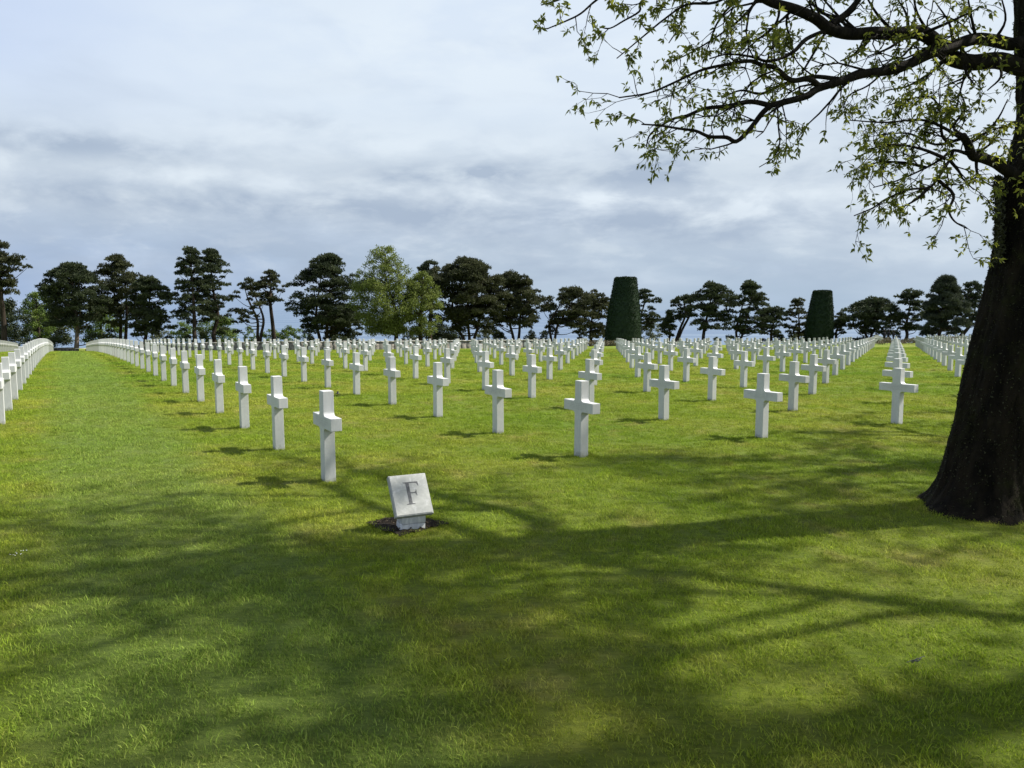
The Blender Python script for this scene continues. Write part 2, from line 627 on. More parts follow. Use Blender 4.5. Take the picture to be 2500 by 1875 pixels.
def build_crosses():
    me = cross_mesh()
    me.materials.append(M['marble'])
    ms = star_mesh()
    ms.materials.append(M['marble'])
    L = grave_list()
    # star headstones seen among the far crosses
    for target, dmin, dmax in ((1022, 47, 64), (1447, 55, 68), (2007, 48, 64)):
        best = min((g for g in L if dmin < g[2][1] < dmax), key=lambda g: abs(g[3] - target))
        STARS[(best[0], best[1])] = target
    L.sort(key=lambda g: g[2][1])
    special = {
        (0, 0): 'shaded grey-white marble cross nearest the letter stone, front corner of its row',
        (1, 0): 'white marble cross with worn inscription in middle foreground, front of the second row',
        (2, 0): 'streaked marble cross with worn inscription, front of third row right of the grass path',
        (3, 0): 'broad-faced white marble cross standing just left of the big tree trunk',
        (4, 0): 'white marble cross hidden behind the big tree trunk, front of its row',
        (0, 1): 'white marble cross directly behind the shaded front corner cross along the grass path'}
    stars_lab = {1022: 'white marble star headstone among crosses in front of the spreading pine',
                 1447: 'white marble star headstone among crosses left of the nearer clipped yew',
                 2007: 'white marble star headstone among crosses in front of the farther clipped yew'}
    first = {}
    for (i, j, p, u) in L:
        first.setdefault(i, []).append(j)
    for i in first: first[i].sort()
    extra = []
    n = 0
    for (i, j, p, u) in L:
        rz = TH - math.pi / 2 + random.uniform(-0.012, 0.012)
        CROSS_XY.append((p[0], p[1]))
        star = (i, j) in STARS
        if n >= 300:
            extra.append((p, rz)); continue
        n += 1
        o = D.objects.new('marble_star' if star else 'marble_cross', ms if star else me)
        C.objects.link(o)
        o.location = p
        o.rotation_euler = (random.uniform(-.008, .008), random.uniform(-.008, .008), rz)
        q = first[i].index(j) + 1
        if star:
            lab = stars_lab[STARS[(i, j)]]
        elif (i, j) in special:
            lab = special[(i, j)]
        else:
            lab = 'white marble cross, %s from near end of the %s' % (ordinal(q) if 0 <= i < 5 else ordinal(q) + ' visible', row_name(i))
        tag(o, lab, 'headstone' if star else 'cross', 'white marble headstones in rows on the lawn')
        if (i, j) in ((0, 0), (1, 0), (2, 0), (3, 0), (1, 1), (2, 1), (3, 1)):
            ins = inscription_mesh(i * 7 + j)
            obj('inscription', ins, M['faint'], o)
    print('GRAVES', len(L), 'extra', len(extra))
    # the plot beyond the flower bed at the right, further crosses
    more = []
    for a in range(0, 22):
        for bq in range(0, 3):
            u = 2265 + a * 17 + bq * 5
            Y = 84 + bq * 4 + a * 0.2
            x = ray(u, 820)[0] * Y
            more.append(((x, Y, float(gz(x, Y))), TH - math.pi / 2))
    for a in range(0, 14):
        Y = 82 + a * 1.5
        x = ray(2136 + a * 2.5, 820)[0] * Y
        more.append(((x, Y, float(gz(x, Y))), TH - math.pi / 2))
    allx = extra + more
    if allx:
        vs = np.zeros(len(me.vertices) * 3); me.vertices.foreach_get('co', vs); vs = vs.reshape(-1, 3)
        polys = [tuple(pl.vertices) for pl in me.polygons]
        VV = []; FF = []
        for k, (p, rz) in enumerate(allx):
            R = np.array([[math.cos(rz), -math.sin(rz), 0], [math.sin(rz), math.cos(rz), 0], [0, 0, 1]])
            VV.append(vs @ R.T + np.array(p))
            FF += [tuple(q + k * len(vs) for q in f) for f in polys]
        mm = D.meshes.new('far_crosses')
        mm.from_pydata(np.vstack(VV).tolist(), [], FF)
        o = obj('far_crosses', mm, M['marble'])
        tag(o, 'distant white crosses massed beyond the flower bed at the far right', 'crosses', 'white marble headstones in rows on the lawn', 'stuff')


# ------------------------------------------------------------------ section marker F
MARK = np.array([-0.86, 5.98])


def in_soil(x, y):
    return np.abs(x + 0.85) + np.abs(y - 6.06) < 0.315


def build_marker():
    yaw = math.radians(26)
    gzv = float(gz(-0.8, 5.9))
    root = empty('section_marker', (-0.752, 5.86, gzv - 0.034), 'sloping white marble letter stone marked F set in a dark soil patch', 'grave marker', rz=yaw)
    root.scale = (1.03, 1.05, 1.05)
    ped = MB()
    # local x along the face, y to the back; front face of the pedestal at y=0.03
    ped.box(-0.097, 0.092, 0.028, 0.150, -0.1, 0.088)
    pv = [(x, y, z) for x in (-0.094, 0.094) for y, z in ((0.024, 0.092), (0.152, 0.092), (0.152, 0.325), (0.024, 0.15))]
    ped.add(pv, [(0, 1, 2, 3), (7, 6, 5, 4), (0, 4, 5, 1), (1, 5, 6, 2), (2, 6, 7, 3), (3, 7, 4, 0)])
    ped.box(-0.091, 0.088, 0.034, 0.144, 0.088, 0.092)
    o = obj('pedestal', ped.mesh('pedestal'), M['marker'], root)
    mod = o.modifiers.new('bevel', 'BEVEL'); mod.width = 0.003; mod.segments = 2
    # slab
    w, L, t = 0.150, 0.328, 0.045
    tilt = math.radians(55)
    bm = bmesh.new()
    bmesh.ops.create_cube(bm, size=1)
    for v in bm.verts:
        v.co = Vector((v.co.x * 2 * w, v.co.y * L + L / 2, v.co.z * t - t / 2))
    top = [f for f in bm.faces if f.normal.z > 0.9]
    bmesh.ops.bevel(bm, geom=[e for f in top for e in f.edges], offset=0.007, segments=2, affect='EDGES')
    bmesh.ops.bevel(bm, geom=[e for e in bm.edges if e.is_manifold and e.calc_face_angle(0) > 1.2], offset=0.003, segments=2, affect='EDGES')
    me = D.meshes.new('slab'); bm.to_mesh(me); bm.free()
    sl = obj('slab', me, M['marker'], root)
    sl.location = (0, -0.012, 0.165)
    sl.rotation_euler = (tilt, 0, 0)
    out = [(.04, 0), (.50, 0), (.50, .025), (.36, .055), (.36, .485), (.56, .485), (.635, .46), (.66, .37), (.685, .37), (.685, .645), (.66, .645), (.635, .56), (.56, .535),
           (.36, .535), (.36, .945), (.66, .945), (.76, .915), (.82, .80), (.85, .80), (.83, 1.0), (.04, 1.0), (.04, .975), (.18, .945), (.18, .055), (.04, .025)]
    bm = bmesh.new()
    hh = 0.178
    f = bm.faces.new([bm.verts.new(((x - 0.42) * hh * 0.84 + 0.008, 0.085 + z * hh, 0.0012)) for x, z in out])
    f.normal_update()
    bmesh.ops.triangulate(bm, faces=[f])
    me = D.meshes.new('letter'); bm.to_mesh(me); bm.free()
    lt = obj('letter', me, M['engrave'], sl)
    tag(lt, 'engraved grey serif letter F')
    # soil patch
    mb = MB()
    n = 40
    ang = np.linspace(0, 2 * np.pi, n, endpoint=False)
    rad = 0.335 / (np.abs(np.cos(ang)) + np.abs(np.sin(ang))) * (1 + 0.06 * np.sin(ang * 5 + 1) + 0.04 * np.sin(ang * 11))
    rings = []
    for k in (0.02, 0.3, 0.55, 0.8, 1.0):
        x = -0.85 + rad * k * np.cos(ang); y = 6.05 + rad * k * np.sin(ang)
        z = gz(x, y) + 0.018 + 0.006 * rng.normal(size=n)
        rings.append(np.stack([x, y, z], 1))
    Vv = np.vstack(rings)
    i = np.arange(4)[:, None] * n; k = np.arange(n)[None, :]; k2 = (k + 1) % n
    mb.add(Vv, np.stack([i + k, i + n + k, i + n + k2, i + k2], -1).reshape(-1, 4))
    so = obj('soil', mb.mesh('soil', True), M['soil'])
    tag(so, kind='structure')
    ch = MB()
    for q in range(190):
        a = rng.uniform(0, 2 * np.pi); r = 0.32 * math.sqrt(rng.random())
        x = -0.85 + r * math.cos(a); y = 6.05 + r * math.sin(a)
        if not in_soil(np.array(x), np.array(y)): continue
        z = float(gz(x, y)) + 0.028
        d = unit(rng.normal(size=3) * np.array([1, 1, 0.25])); sd = unit(np.cross(d, rng.normal(size=3)))
        l = rng.uniform(0.008, 0.028); w_ = rng.uniform(0.002, 0.006)
        c0 = np.array([x, y, z])
        upn = np.cross(d, sd) * 0.0015
        ch.add([c0 - sd * w_ - upn, c0 + sd * w_ - upn, c0 + sd * w_ + d * l - upn, c0 - sd * w_ + d * l - upn, c0 + d * l * .5 + upn * 2],
               [(0, 1, 4), (1, 2, 4), (2, 3, 4), (3, 0, 4)])
    co = obj('bark_chips', ch.mesh('bark_chips'), M['chips'])
    tag(co, 'loose bark chips and crumbs on the soil round the letter stone', 'bark chips', kind='stuff')


# ------------------------------------------------------------------ grass
def build_grass():
    protos = D.collections.new('grass_tufts')          # prototypes, not linked to the scene
    for q in range(8):
        mb = MB()
        nb = 26
        for k in range(nb):
            r0 = 0.055 * math.sqrt(rng.random()); a = rng.uniform(0, 2 * np.pi)
            p = np.array([r0 * math.cos(a), r0 * math.sin(a), -0.008])
            h = rng.uniform(0.015, 0.031) * (1.2 if rng.random() < 0.05 else 1)
            lean = rng.normal(size=2) * 0.45 * h + np.array([-0.25, 0.1]) * h
            wdt = rng.uniform(0.0011, 0.0022)
            fa = rng.uniform(0, np.pi)
            sd = np.array([math.cos(fa), math.sin(fa), 0]) * wdt
            m1 = p + np.array([lean[0] * 0.35, lean[1] * 0.35, h * 0.6])
            tp = p + np.array([lean[0] * 1.2, lean[1] * 1.2, h * 0.98])
            tn = rng.random()
            mb.add([p - sd, p + sd, m1 + sd * 0.8, m1 - sd * 0.8, tp], [(0, 1, 2), (0, 2, 3), (3, 2, 4)], np.full(5, tn))
        me = mb.mesh('grass_tuft')
        me.materials.append(M['blade'])
        o = D.objects.new('grass_tuft', me)
        protos.objects.link(o)
    # scatter
    pts = []; scl = []
    bands = [(1.7, 4, 420, 1.0), (4, 6, 400, 1.0), (6, 9, 330, 1.08), (9, 13, 230, 1.2), (13, 18, 150, 1.4), (18, 26, 80, 1.7), (26, 40, 36, 2.1), (40, 66, 15, 2.7)]
    for y0, y1, dens, sc in bands:
        xm = 0.74 * y1 + 0.5
        n = int(2 * xm * (y1 - y0) * dens)
        x = rng.uniform(-xm, xm, n); y = rng.uniform(y0, y1, n)
        k = np.abs(x) < 0.74 * y + 0.5
        x = x[k]; y = y[k]
        pts.append(np.stack([x, y], 1))
        scl.append(sc * rng.uniform(0.75, 1.25, len(x)))
    # taller unclipped grass at the foot of the nearer headstones, the letter stone and the trunk
    for (cx, cy) in CROSS_XY:
        if cy > 24: continue
        n = 16
        a = rng.uniform(0, 2 * np.pi, n); r = rng.uniform(0.07, 0.13, n)
        pts.append(np.stack([cx + r * np.cos(a), cy + r * np.sin(a)], 1)); scl.append(rng.uniform(1.1, 2.0, n))
    n = 150
    a = rng.uniform(0, 2 * np.pi, n); rr = 0.345 / (np.abs(np.cos(a)) + np.abs(np.sin(a))) * rng.uniform(0.97, 1.15, n)
    pts.append(np.stack([-0.85 + rr * np.cos(a), 6.05 + rr * np.sin(a)], 1)); scl.append(rng.uniform(1.1, 1.6, n))
    a = rng.uniform(np.pi * .8, np.pi * 2.1, 160)
    pts.append(np.stack([4.12 + np.cos(a) * rng.uniform(.40, .52, 160), 6.78 + np.sin(a) * rng.uniform(.36, .48, 160)], 1)); scl.append(rng.uniform(1.0, 1.7, 160))
    P = np.vstack(pts); S = np.concatenate(scl)
    keep = ~in_soil(P[:, 0], P[:, 1])
    keep &= np.hypot(P[:, 0] - 4.13, P[:, 1] - 6.78) > 0.33
    P = P[keep]; S = S[keep]
    Z = gz(P[:, 0], P[:, 1])
    # same small swells as the ground sheet
    bump = np.array([mnoise.noise(Vector((p[0] * 0.35, p[1] * 0.35, 3.0))) * 0.02 + mnoise.noise(Vector((p[0] * 1.3, p[1] * 1.3, 9.0))) * 0.010 for p in P])
    Z = Z + bump * np.clip((60 - P[:, 1]) / 40, 0, 1)
    # clumpy length: worn and lush patches
    lush = np.array([mnoise.noise(Vector((p[0] * 1.7, p[1] * 1.7, 21.0))) for p in P])
    S *= np.clip(1.0 + 0.4 * lush, 0.65, 1.35)
    me = D.meshes.new('grass')
    me.vertices.add(len(P)); me.vertices.foreach_set('co', np.column_stack([P, Z]).astype(np.float32).ravel())
    rot = np.column_stack([rng.normal(0, .12, len(P)), rng.normal(0, .12, len(P)), rng.normal(0, 1.1, len(P))])
    at = me.attributes.new('rot', 'FLOAT_VECTOR', 'POINT'); at.data.foreach_set('vector', rot.astype(np.float32).ravel())
    at = me.attributes.new('scl', 'FLOAT', 'POINT'); at.data.foreach_set('value', S.astype(np.float32))
    at = me.attributes.new('idx', 'INT', 'POINT'); at.data.foreach_set('value', rng.integers(0, 8, len(P)).astype(np.int32))
    o = obj('grass', me)
    tag(o, 'short mown green grass covering the cemetery lawn', 'grass', kind='stuff')
    ng = D.node_groups.new('grass_spread', 'GeometryNodeTree')
    ng.interface.new_socket('Geometry', in_out='INPUT', socket_type='NodeSocketGeometry')
    ng.interface.new_socket('Geometry', in_out='OUTPUT', socket_type='NodeSocketGeometry')
    b = NB(ng)
    gi = b.n('NodeGroupInput'); go = b.n('NodeGroupOutput')
    ci = b.n('GeometryNodeCollectionInfo')
    ci.inputs['Collection'].default_value = protos
    ci.inputs['Separate Children'].default_value = True
    ci.inputs['Reset Children'].default_value = True
    ip = b.n('GeometryNodeInstanceOnPoints')
    ip.inputs['Pick Instance'].default_value = True
    def named(nm, ty):
        nd = b.n('GeometryNodeInputNamedAttribute', data_type=ty)
        nd.inputs['Name'].default_value = nm
        return next(s for s in nd.outputs if s.enabled and s.name == 'Attribute')
    b.l(gi.outputs[0], ip.inputs['Points'])
    b.l(ci.outputs[0], ip.inputs['Instance'])
    b.l(named('idx', 'INT'), ip.inputs['Instance Index'])
    b.l(named('rot', 'FLOAT_VECTOR'), ip.inputs['Rotation'])
    b.l(named('scl', 'FLOAT'), ip.inputs['Scale'])
    b.l(ip.outputs[0], go.inputs[0])
    md = o.modifiers.new('spread', 'NODES')
    md.node_group = ng
    print('GRASS tufts', len(P))


# ------------------------------------------------------------------ broadleaf trees (near)
CROWN_TURN, CROWN_SEED = 0.9, 5


class Broadleaf:
    def __init__(s, leaf_len=0.065, seed=1):
        s.wood = None
        s.LP = []; s.LD = []; s.r = random.Random(seed); s.leaf_len = leaf_len; s.low = None; s.clump = 22

    def rv(s):
        return np.array([s.r.gauss(0, 1), s.r.gauss(0, 1), s.r.gauss(0, 1)])

    def cluster(s, p, d, big=1.0):
        n = s.r.randint(3, 6)
        for _ in range(n):
            dd = unit(d * 0.5 + s.rv() * 0.75 + np.array([0, 0, -0.22]))
            s.LP.append(np.concatenate([p, dd, [s.leaf_len * big * s.r.uniform(0.6, 1.2)]]))

    def path(s, p, d, L, n=5, wander=0.35, lift=0.0):
        P = [p]
        for k in range(n):
            d = unit(d + s.rv() * wander * 0.5 + np.array([0, 0, lift]))
            q = P[-1] + d * L / n
            if s.low is not None and q[2] < s.low(q[1]):      # boughs of the upper crown arch upward
                q[2] = s.low(q[1]) + s.r.uniform(0, .15); d = unit(d * np.array([1, 1, 0]) + np.array([0, 0, .15]))
            P.append(q)
        return np.array(P)

    def twig(s, p, d, L, r, lev=0, leafy=1.0, seg=4):
        P = s.path(p, d, L, 5, 0.5, s.r.uniform(-0.12, 0.10))
        s.wood.tube(P, np.linspace(r, r * 0.35, 6), seg)
        dirs = np.gradient(P, axis=0)
        if lev < 1:
            for t in (1, 2, 3, 4, 4):
                if s.r.random() < 0.76:
                    dd = unit(unit(dirs[t]) * 0.8 + s.rv() * 0.65)
                    s.twig(P[t], dd, L * s.r.uniform(0.3, 0.6), r * 0.55, lev + 1, leafy)
        for t in ((2, 4, 5) if lev else (5,)):
            if s.r.random() < 0.78 * leafy:
                s.cluster(P[t], unit(dirs[t]))

    def dress(s, P, R, every=0.16, L=(0.3, 0.7), start=0.1, leafy=1.0, down=0.0, flat=0.8):
        """twigs along a branch"""
        seglen = np.linalg.norm(np.diff(P, axis=0), axis=1)
        tot = seglen.sum()
        cum = np.concatenate([[0], np.cumsum(seglen)])
        t = tot * start
        while t < tot:
            k = min(np.searchsorted(cum, t) - 1, len(P) - 2); k = max(k, 0)
            f = (t - cum[k]) / max(seglen[k], 1e-6)
            p = P[k] * (1 - f) + P[k + 1] * f
            tn = unit(P[k + 1] - P[k])
            sd = s.rv(); sd -= tn * sd.dot(tn); sd = unit(sd) * np.array([1, flat, 1])
            d = unit(tn * s.r.uniform(0.4, 1.1) + sd + np.array([0, 0, -down]))
            r = min(0.011, max(0.0035, np.interp(t, cum, R) * 0.45))
            s.twig(p, d, s.r.uniform(*L), r, 0, leafy)
            t += every * s.r.uniform(0.5, 1.5)

    def grow(s, p, d, L, r, lev, maxlev, lift=0.03, nchild=(3, 5), leafbig=1.0, shape=None):
        P = s.path(p, d, L, 6, 0.35, lift)
        s.wood.tube(P, np.linspace(r, r * 0.55, 7), 6 if lev < 2 else 4)
        dirs = unit(np.gradient(P, axis=0))
        if lev >= maxlev:
            for _ in range(s.clump):                       # leaves bunch at the ends of the boughs, gaps stay between
                t = s.r.randint(2, 6)
                q = P[t] + s.rv() * 0.17
                if s.low is not None: q[2] = max(q[2], s.low(q[1]))
                s.cluster(q, dirs[t], leafbig)
            return
        for c in range(s.r.randint(*nchild)):
            t = s.r.randint(2, 6)
            dd = unit(dirs[t] * 0.7 + s.rv() * 0.75)
            s.grow(P[t], dd, L * s.r.uniform(0.55, 0.8), r * 0.5, lev + 1, maxlev, lift * 0.5, nchild, leafbig)
        s.grow(P[-1], dirs[-1], L * 0.65, r * 0.55, lev + 1, maxlev, lift * 0.5, nchild, leafbig)

    def foliage_mesh(s, off, wratio=0.19):
        A = np.array(s.LP)
        mb = MB()
        L = A[:, 6]
        leafquads(mb, A[:, :3], A[:, 3:6], L, L * wratio, rng.random(len(A)), 0.15)
        return mb.mesh('foliage', False, off)


def z7(x, y, Y):
    """corner of the enlarged upper right of the photograph -> point in space"""
    return W(1280 + x * 0.5515, y * 0.5515, Y)


def smooth_path(P, R, k=4):
    """Catmull-Rom refinement"""
    P = np.asarray(P, float); R = np.asarray(R, float)
    Q = np.vstack([2 * P[0] - P[1], P, 2 * P[-1] - P[-2]])
    out = []; ro = []
    for i in range(1, len(Q) - 2):
        for t in np.linspace(0, 1, k, endpoint=False):
            a, b, c, d = Q[i - 1], Q[i], Q[i + 1], Q[i + 2]
            out.append(0.5 * ((2 * b) + (-a + c) * t + (2 * a - 5 * b + 4 * c - d) * t * t + (-a + 3 * b - 3 * c + d) * t ** 3))
            ro.append(R[i - 1] * (1 - t) + R[i] * t)
    out.append(P[-1]); ro.append(R[-1])
    return np.array(out), np.array(ro)


def trunk_mesh(ctr, rad, base_z, flare, seg=120, amp=0.022, lean_lobe=math.pi, name='trunk', off=(0, 0, 0)):
    """upright trunk with root flare and furrowed bark relief"""
    P, R = smooth_path(ctr, rad, 40)
    n = len(P)
    ang = np.linspace(0, 2 * np.pi, seg, endpoint=False)
    V_ = np.zeros((n, seg, 3))
    for i in range(n):
        h = P[i, 2] - base_z
        for k, a in enumerate(ang):
            ca, sa = math.cos(a), math.sin(a)
            lobe = 0.45 + 0.45 * max(0, math.cos((a - lean_lobe))) ** 2 + 0.22 * math.cos(3 * a + 0.6) + 0.12 * math.cos(5 * a + 2)
            r = R[i] + flare * math.exp(-max(h, 0) / 0.17) * max(lobe, 0.05)
            q = Vector((ca * 2.2, sa * 2.2, P[i, 2] * 0.9))
            fur = mnoise.fractal(Vector((ca * 6.5, sa * 6.5, P[i, 2] * 2.2)), 0.8, 2.1, 4)
            big = mnoise.noise(q)
            r += amp * fur + 0.022 * big
            V_[i, k] = (P[i, 0] + r * ca, P[i, 1] + r * sa, P[i, 2])
    mb = MB()
    i = np.arange(n - 1)[:, None] * seg; k = np.arange(seg)[None, :]; k2 = (k + 1) % seg
    mb.add(V_.reshape(-1, 3), np.stack([i + k, i + k2, i + seg + k2, i + seg + k], -1).reshape(-1, 4))
    return mb.mesh(name, True, off), V_


def build_near_tree():
    base = np.array([4.13, 6.78, float(gz(4.13, 6.78))])
    root = empty('broadleaf_tree', base, 'large old tree at right with dark mossy trunk and sparse spring leaves', 'tree')
    YT = 6.78
    px = [(2400, 1420, .335), (2408, 1255, .335), (2410, 1123, .325), (2432, 1010, .315), (2456, 896, .305), (2498, 723, .295), (2522, 595, .285), (2536, 495, .305), (2556, 400, .285),
          (2576, 270, .27), (2560, 80, .245), (2558, -100, .22), (2566, -350, .18), (2580, -700, .12)]
    ctr = [W(u, v, YT) for u, v, r in px]
    me, VT = trunk_mesh(ctr, [r for *_, r in px], base[2], 0.34, off=base)
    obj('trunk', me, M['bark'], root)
    # moss and lichen fringe
    VT2 = VT.reshape(-1, 3)
    sel = VT2[rng.integers(0, len(VT2), 9000)]
    sel = sel[sel[:, 2] > base[2] + 0.03]
    cx = np.interp(sel[:, 2], [p[2] for p in ctr], [p[0] for p in ctr])
    nrm = unit(np.stack([sel[:, 0] - cx, sel[:, 1] - YT, rng.normal(0, .3, len(sel))], 1))
    mb = MB()
    blades(mb, sel, nrm, 0.016, 0.005, rng.random(len(sel)) ** 2, 3, 0.9)
    # denser burr below the limb
    B = np.array([W(2440 + rng.normal(0, 7), rng.uniform(430, 640), YT - 0.05 + rng.normal(0, .1)) for _ in range(900)])
    blades(mb, B, unit(np.tile([-1, -.4, .1], (len(B), 1))), 0.03, 0.009, rng.random(len(B)) ** 1.5, 3, 0.8)
    mo = obj('moss', mb.mesh('moss', False, base), M['moss'], root)

    T = Broadleaf(0.047, 3)
    limbs = []

    def limb(pts, r0, r1, dress=None, parent_twigs=True):
        """pts: (x, y, Y) in the enlarged view"""
        P = [z7(x, y, Y) for x, y, Y in pts]
        R = np.linspace(r0, r1, len(P))
        P, R = smooth_path(P, R, 4)
        T.wood = MB()
        T.wood.tube(P, R, 12 if r0 > 0.03 else 6)
        if dress:
            T.dress(P, R, **dress)
        limbs.append(T.wood)
        return P, R

    # the two thick limbs leaving the trunk and the upper arm they feed
    limb([(2330, 330, 6.75), (2200, 300, 6.6), (2100, 268, 6.5), (1980, 277, 6.45), (1890, 255, 6.4), (1845, 215, 6.35), (1800, 168, 6.3), (1740, 142, 6.25), (1650, 150, 6.2), (1550, 146, 6.15),
          (1440, 150, 6.1), (1350, 127, 6.05), (1290, 82, 6.0), (1200, 42, 5.95), (1100, 12, 5.9), (1020, -30, 5.85), (900, -90, 5.8), (760, -120, 5.7)], 0.072, 0.025,
         dict(every=0.13, L=(0.35, 0.8), start=0.25, down=0.25))
    limb([(2330, 150, 6.75), (2180, 195, 6.65), (2090, 182, 6.5), (2000, 172, 6.4), (1920, 195, 6.25), (1850, 222, 6.15), (1790, 240, 6.1), (1700, 285, 6.05), (1620, 312, 6.0), (1500, 327, 5.95),
          (1400, 360, 5.9), (1300, 392, 5.85), (1250, 425, 5.8), (1150, 452, 5.75), (1090, 467, 5.7)], 0.054, 0.020, dict(every=0.2, L=(0.25, 0.6), start=0.3, down=0.2))
    limb([(1090, 467, 5.7), (1050, 505, 5.68), (1000, 570, 5.65), (940, 626, 5.6), (895, 608, 5.58), (820, 605, 5.55), (760, 580, 5.5), (690, 570, 5.45), (600, 556, 5.4), (520, 550, 5.4)], 0.021, 0.005,
         dict(every=0.17, L=(0.15, 0.4), start=0.35))
    limb([(1090, 467, 5.7), (1000, 450, 5.75), (900, 470, 5.8), (800, 480, 5.85), (720, 512, 5.9), (650, 530, 5.9), (560, 592, 5.95), (540, 650, 5.95)], 0.02, 0.005, dict(every=0.12, L=(0.2, 0.45), start=0.15))
    limb([(1310, 385, 5.85), (1260, 350, 5.8), (1180, 355, 5.75), (1110, 300, 5.7), (1050, 288, 5.65), (1000, 270, 5.6), (900, 285, 5.6), (780, 312, 5.55), (650, 372, 5.5), (550, 412, 5.5), (420, 432, 5.45)], 0.022, 0.005,
         dict(every=0.10, L=(0.25, 0.55), start=0.25, down=0.1))
    limb([(1390, 350, 5.9), (1270, 340, 6.0), (1150, 372, 6.1), (1050, 415, 6.15), (960, 400, 6.2), (880, 430, 6.2)], 0.018, 0.005, dict(every=0.12, L=(0.2, 0.45), start=0.2))
    limb([(1335, 135, 6.05), (1250, 172, 5.95), (1200, 222, 5.9), (1150, 252, 5.85), (1080, 272, 5.8), (1000, 250, 5.8), (900, 240, 5.75), (820, 260, 5.7)], 0.018, 0.005, dict(every=0.11, L=(0.2, 0.5), start=0.3))
    limb([(1340, 130, 6.05), (1295, 212, 6.0), (1225, 330, 5.95)], 0.011, 0.007, dict(every=0.4, L=(0.15, 0.3), start=0.3))
    limb([(1360, 110, 6.05), (1440, 48, 6.1), (1500, -30, 6.1)], 0.03, 0.02, dict(every=0.2, L=(0.3, 0.6), start=0.2))
    # long fine shoots hanging from limbs above the picture, at the left
    for pts in ([(960, -60, 5.7), (850, 10, 5.65), (720, 20, 5.6), (620, 85, 5.55), (540, 150, 5.5), (480, 200, 5.5), (410, 258, 5.45)],
                [(760, -120, 5.7), (640, -60, 5.6), (520, 5, 5.5), (510, 50, 5.5), (440, 92, 5.45), (380, 125, 5.4), (335, 120, 5.4)],
                [(640, -90, 5.6), (420, -60, 5.5), (320, 0, 5.45), (250, 60, 5.4), (180, 95, 5.35), (100, 128, 5.3)],
                [(420, -80, 5.5), (260, -50, 5.4), (150, 0, 5.35), (75, 22, 5.3)],
                [(1000, -50, 5.8), (900, 40, 5.8), (850, 110, 5.8), (820, 190, 5.8), (800, 240, 5.8)],
                [(1050, -20, 5.85), (980, 60, 5.9), (900, 130, 5.95), (760, 220, 6.0), (640, 280, 6.05)],
                [(1130, 10, 5.9), (1120, 90, 5.9), (1060, 160, 5.9), (960, 190, 5.9), (880, 200, 5.9)],
                [(1180, 30, 5.95), (1160, 100, 6.0), (1180, 180, 6.0), (1190, 260, 6.0)],
                [(700, -80, 5.6), (700, 40, 5.7), (690, 110, 5.7), (640, 190, 5.7)]):
        limb(pts, 0.011, 0.004, dict(every=0.12, L=(0.10, 0.28), start=0.15, down=0.05))
    # hanging twigs under the middle limb
    limb([(1120, 460, 5.75), (1125, 560, 5.75), (1130, 640, 5.75), (1100, 700, 5.7), (1040, 740, 5.7)], 0.007, 0.003, dict(every=0.13, L=(0.10, 0.28), start=0.3))
    limb([(1140, 455, 5.75), (1160, 560, 5.8), (1155, 720, 5.8)], 0.006, 0.003, dict(every=0.2, L=(0.08, 0.2), start=0.3))
    limb([(1420, 360, 5.9), (1390, 410, 5.9), (1355, 465, 5.9)], 0.005, 0.003, None)
    limb([(1590, 320, 6.0), (1520, 380, 6.0), (1440, 420, 6.0), (1410, 480, 6.0)], 0.009, 0.004, dict(every=0.12, L=(0.15, 0.35), start=0.1))
    # the low limb from the trunk with its dense fan of twigs
    limb([(2200, 790, 6.65), (2130, 750, 6.5), (2085, 720, 6.4), (2030, 700, 6.3), (1985, 690, 6.25), (1965, 640, 6.2), (1940, 600, 6.15)], 0.05, 0.028, None)
    fan = [[(1985, 690, 6.25), (1900, 665, 6.2), (1850, 700, 6.15), (1780, 742, 6.1), (1650, 800, 6.05), (1545, 830, 6.0)],
           [(1900, 665, 6.2), (1880, 712, 6.1), (1830, 790, 6.0), (1790, 830, 5.95), (1700, 840, 5.9), (1600, 882, 5.85), (1540, 922, 5.8), (1460, 955, 5.8)],
           [(1880, 705, 6.2), (1925, 760, 6.25), (1940, 790, 6.3), (1990, 840, 6.3)],
           [(1830, 795, 6.1), (1900, 862, 6.1), (1880, 930, 6.1), (1905, 980, 6.1), (1960, 1012, 6.1)],
           [(1790, 830, 5.95), (1740, 880, 5.9), (1650, 930, 5.9)],
           [(1960, 630, 6.2), (1850, 562, 6.1), (1750, 530, 6.0), (1600, 542, 5.95), (1440, 532, 5.9)],
           [(1900, 650, 6.2), (1850, 600, 6.25), (1842, 500, 6.3), (1800, 430, 6.35), (1700, 440, 6.4), (1600, 470, 6.4)],
           [(1940, 600, 6.15), (1900, 560, 6.3), (1950, 480, 6.4), (1930, 400, 6.4)],
           [(1960, 640, 6.2), (2040, 590, 6.3), (2100, 520, 6.3), (2140, 440, 6.3)],
           [(1980, 690, 6.25), (2060, 640, 6.2), (2110, 580, 6.2)],
           [(1860, 700, 6.1), (1760, 660, 6.0), (1640, 640, 5.9), (1520, 660, 5.9)],
           [(1780, 742, 6.1), (1680, 720, 6.2), (1560, 720, 6.2), (1490, 760, 6.2)],
           [(1950, 610, 6.15), (1820, 640, 6.4), (1700, 590, 6.5), (1560, 600, 6.5)],
           [(2000, 690, 6.3), (2010, 780, 6.3), (2080, 830, 6.3)]]
    for pts in fan:
        limb(pts, 0.014, 0.004, dict(every=0.098, L=(0.14, 0.40), start=0.12))
